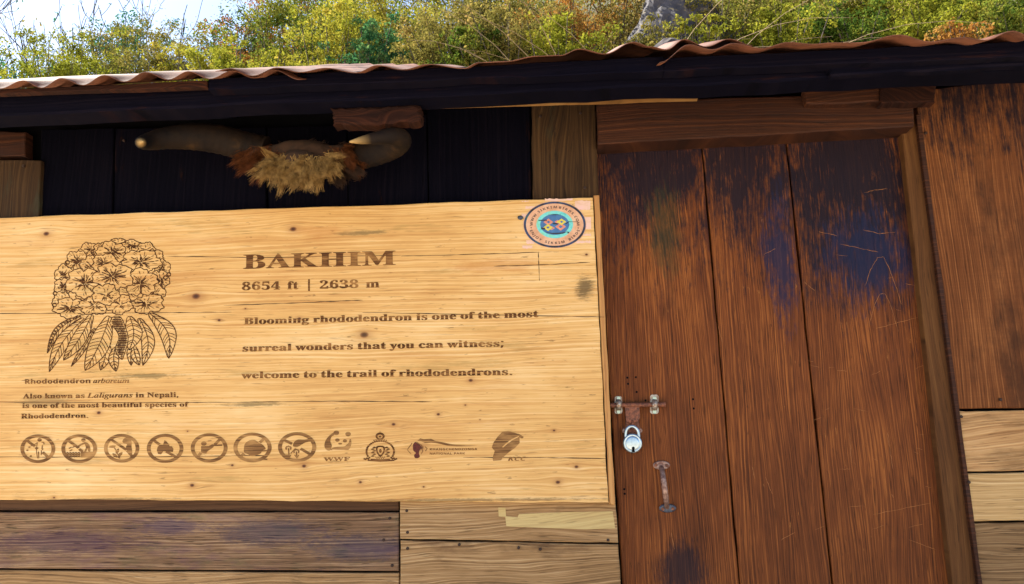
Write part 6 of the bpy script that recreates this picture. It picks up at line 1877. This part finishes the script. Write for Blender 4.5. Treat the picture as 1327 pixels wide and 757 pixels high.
# pale arching twigs over the roof centre
def arching(px, py, y, label, n=16):
    c = P(px, py, y)
    gz = hill_h(c.x, y)
    m = MB()
    for _ in range(n):
        p = Vector((c.x + random.uniform(-.3, .3), y + random.uniform(-.2, .2), gz - .05))
        top = c.z - gz
        d = Vector((random.uniform(-.7, .7), random.uniform(-.3, .1), 1.0)).normalized()
        sgn_ = 1 if d.x > 0 else -1
        L = max(.8, top) * random.uniform(.9, 1.5)
        pts = [p]
        for k in range(12):
            p = p + d * L / 12
            d = (d + Vector((.06 * sgn_ + random.uniform(-.05, .05), -.02, -.03 - .02 * k))).normalized()
            pts.append(p)
        m.tube(pts, [.010 * (1 - k / 14) for k in range(13)], 5, cap=False)
    o = m.build('arching_shrub', TWIG, None, origin=(c.x, y, gz))
    tag(o, label, 'shrub')


arching(760, 20, 7.2, 'leafless shrub of pale arching twigs left of the grey rock', 20)
arching(822, 22, 7.6, 'leafless pale twig shrub leaning against the grey rock', 22)
arching(880, 34, 7.5, 'leafless pale twig shrub in front of the dark rock slab', 10)
arching(700, 34, 7.6, 'sparse pale twig shrub among dry creepers', 12)


# grey rock face
def rock(px, py, y, r, label, cols):
    import bmesh
    c = P(px, py, y)
    gz = hill_h(c.x, y) - .2
    rz = c.z + r[2] - gz      # an outcrop rooted in the slope
    bm = bmesh.new()
    bmesh.ops.create_icosphere(bm, subdivisions=5, radius=1)
    mb = MB()
    for v in bm.verts:
        d = v.co.normalized()
        k = 1 + .30 * mnoise.noise(d * 1.6 + Vector((px, 0, 0))) + .14 * mnoise.noise(d * 4.0) + .05 * mnoise.noise(d * 11.0)
        k = k if mnoise.noise(d * 2.3 + Vector((5, py, 1))) < .1 else k * .93
        v.co = Vector((c.x + d.x * r[0] * k, c.y + d.y * r[1] * k, gz + d.z * rz * .97 + (k - 1) * 1.1 * r[2] * max(0, d.z)))
    mb.add([tuple(v.co) for v in bm.verts], [[v.index for v in f.verts] for f in bm.faces], 0, False)
    bm.free()
    t = NT('grey_lichened_rock')
    tc = t.n('ShaderNodeTexCoord')
    a = t.noise(tc.outputs['Object'], 2.2, 8, .65)
    b = t.noise(tc.outputs['Object'], 11, 5, .6)
    cc = t.ramp(a, [(.35, cols[0]), (.55, cols[1]), (.7, cols[2])])
    cc = t.mix(t.ramp(b, [(.55, 0.0), (.7, .6)]), cc, (.28, .22, .10))
    t.link(cc, t.bsdf.inputs['Base Color'])
    t.bsdf.inputs['Roughness'].default_value = .9
    o = mb.build('rock', t.mat)
    tag(o, label, 'rock')


rock(868, 24, 9.6, (1.15, .9, .75), 'grey lilac rock face rising above the roof right of centre', [(.014, .013, .016), (.048, .045, .056), (.10, .088, .095)])
rock(868, 56, 7.6, (.85, .5, .16), 'dark slab of rock just above the roof edge', [(.02, .016, .016), (.05, .04, .045), (.10, .09, .10)])

# ground cover on the slope: too many blades to count
m = MB()
vs, fs = [], []
for _ in range(26000):
    x = random.uniform(-15, 12)
    y = random.uniform(3.6, 16)
    z = hill_h(x, y)
    d = Vector((random.uniform(-.6, .6), random.uniform(-.9, .2), random.uniform(.4, 1))).normalized()
    l = random.uniform(.10, .30)
    s = d.cross(Vector((0, 1, .3))).normalized() * random.uniform(.006, .02)
    p = Vector((x, y, z - .02))
    b = len(vs)
    q = p + d * l * .6
    e = q + (d + Vector((0, -.3, -.5))).normalized() * l * .5
    vs += [tuple(p - s), tuple(p + s), tuple(q + s * .8), tuple(q - s * .8), tuple(e)]
    fs += [(b, b + 1, b + 2, b + 3), (b + 3, b + 2, b + 4)]
m.add(vs, fs)
tag(m.build('ground_cover', L_OLV), kind='stuff')
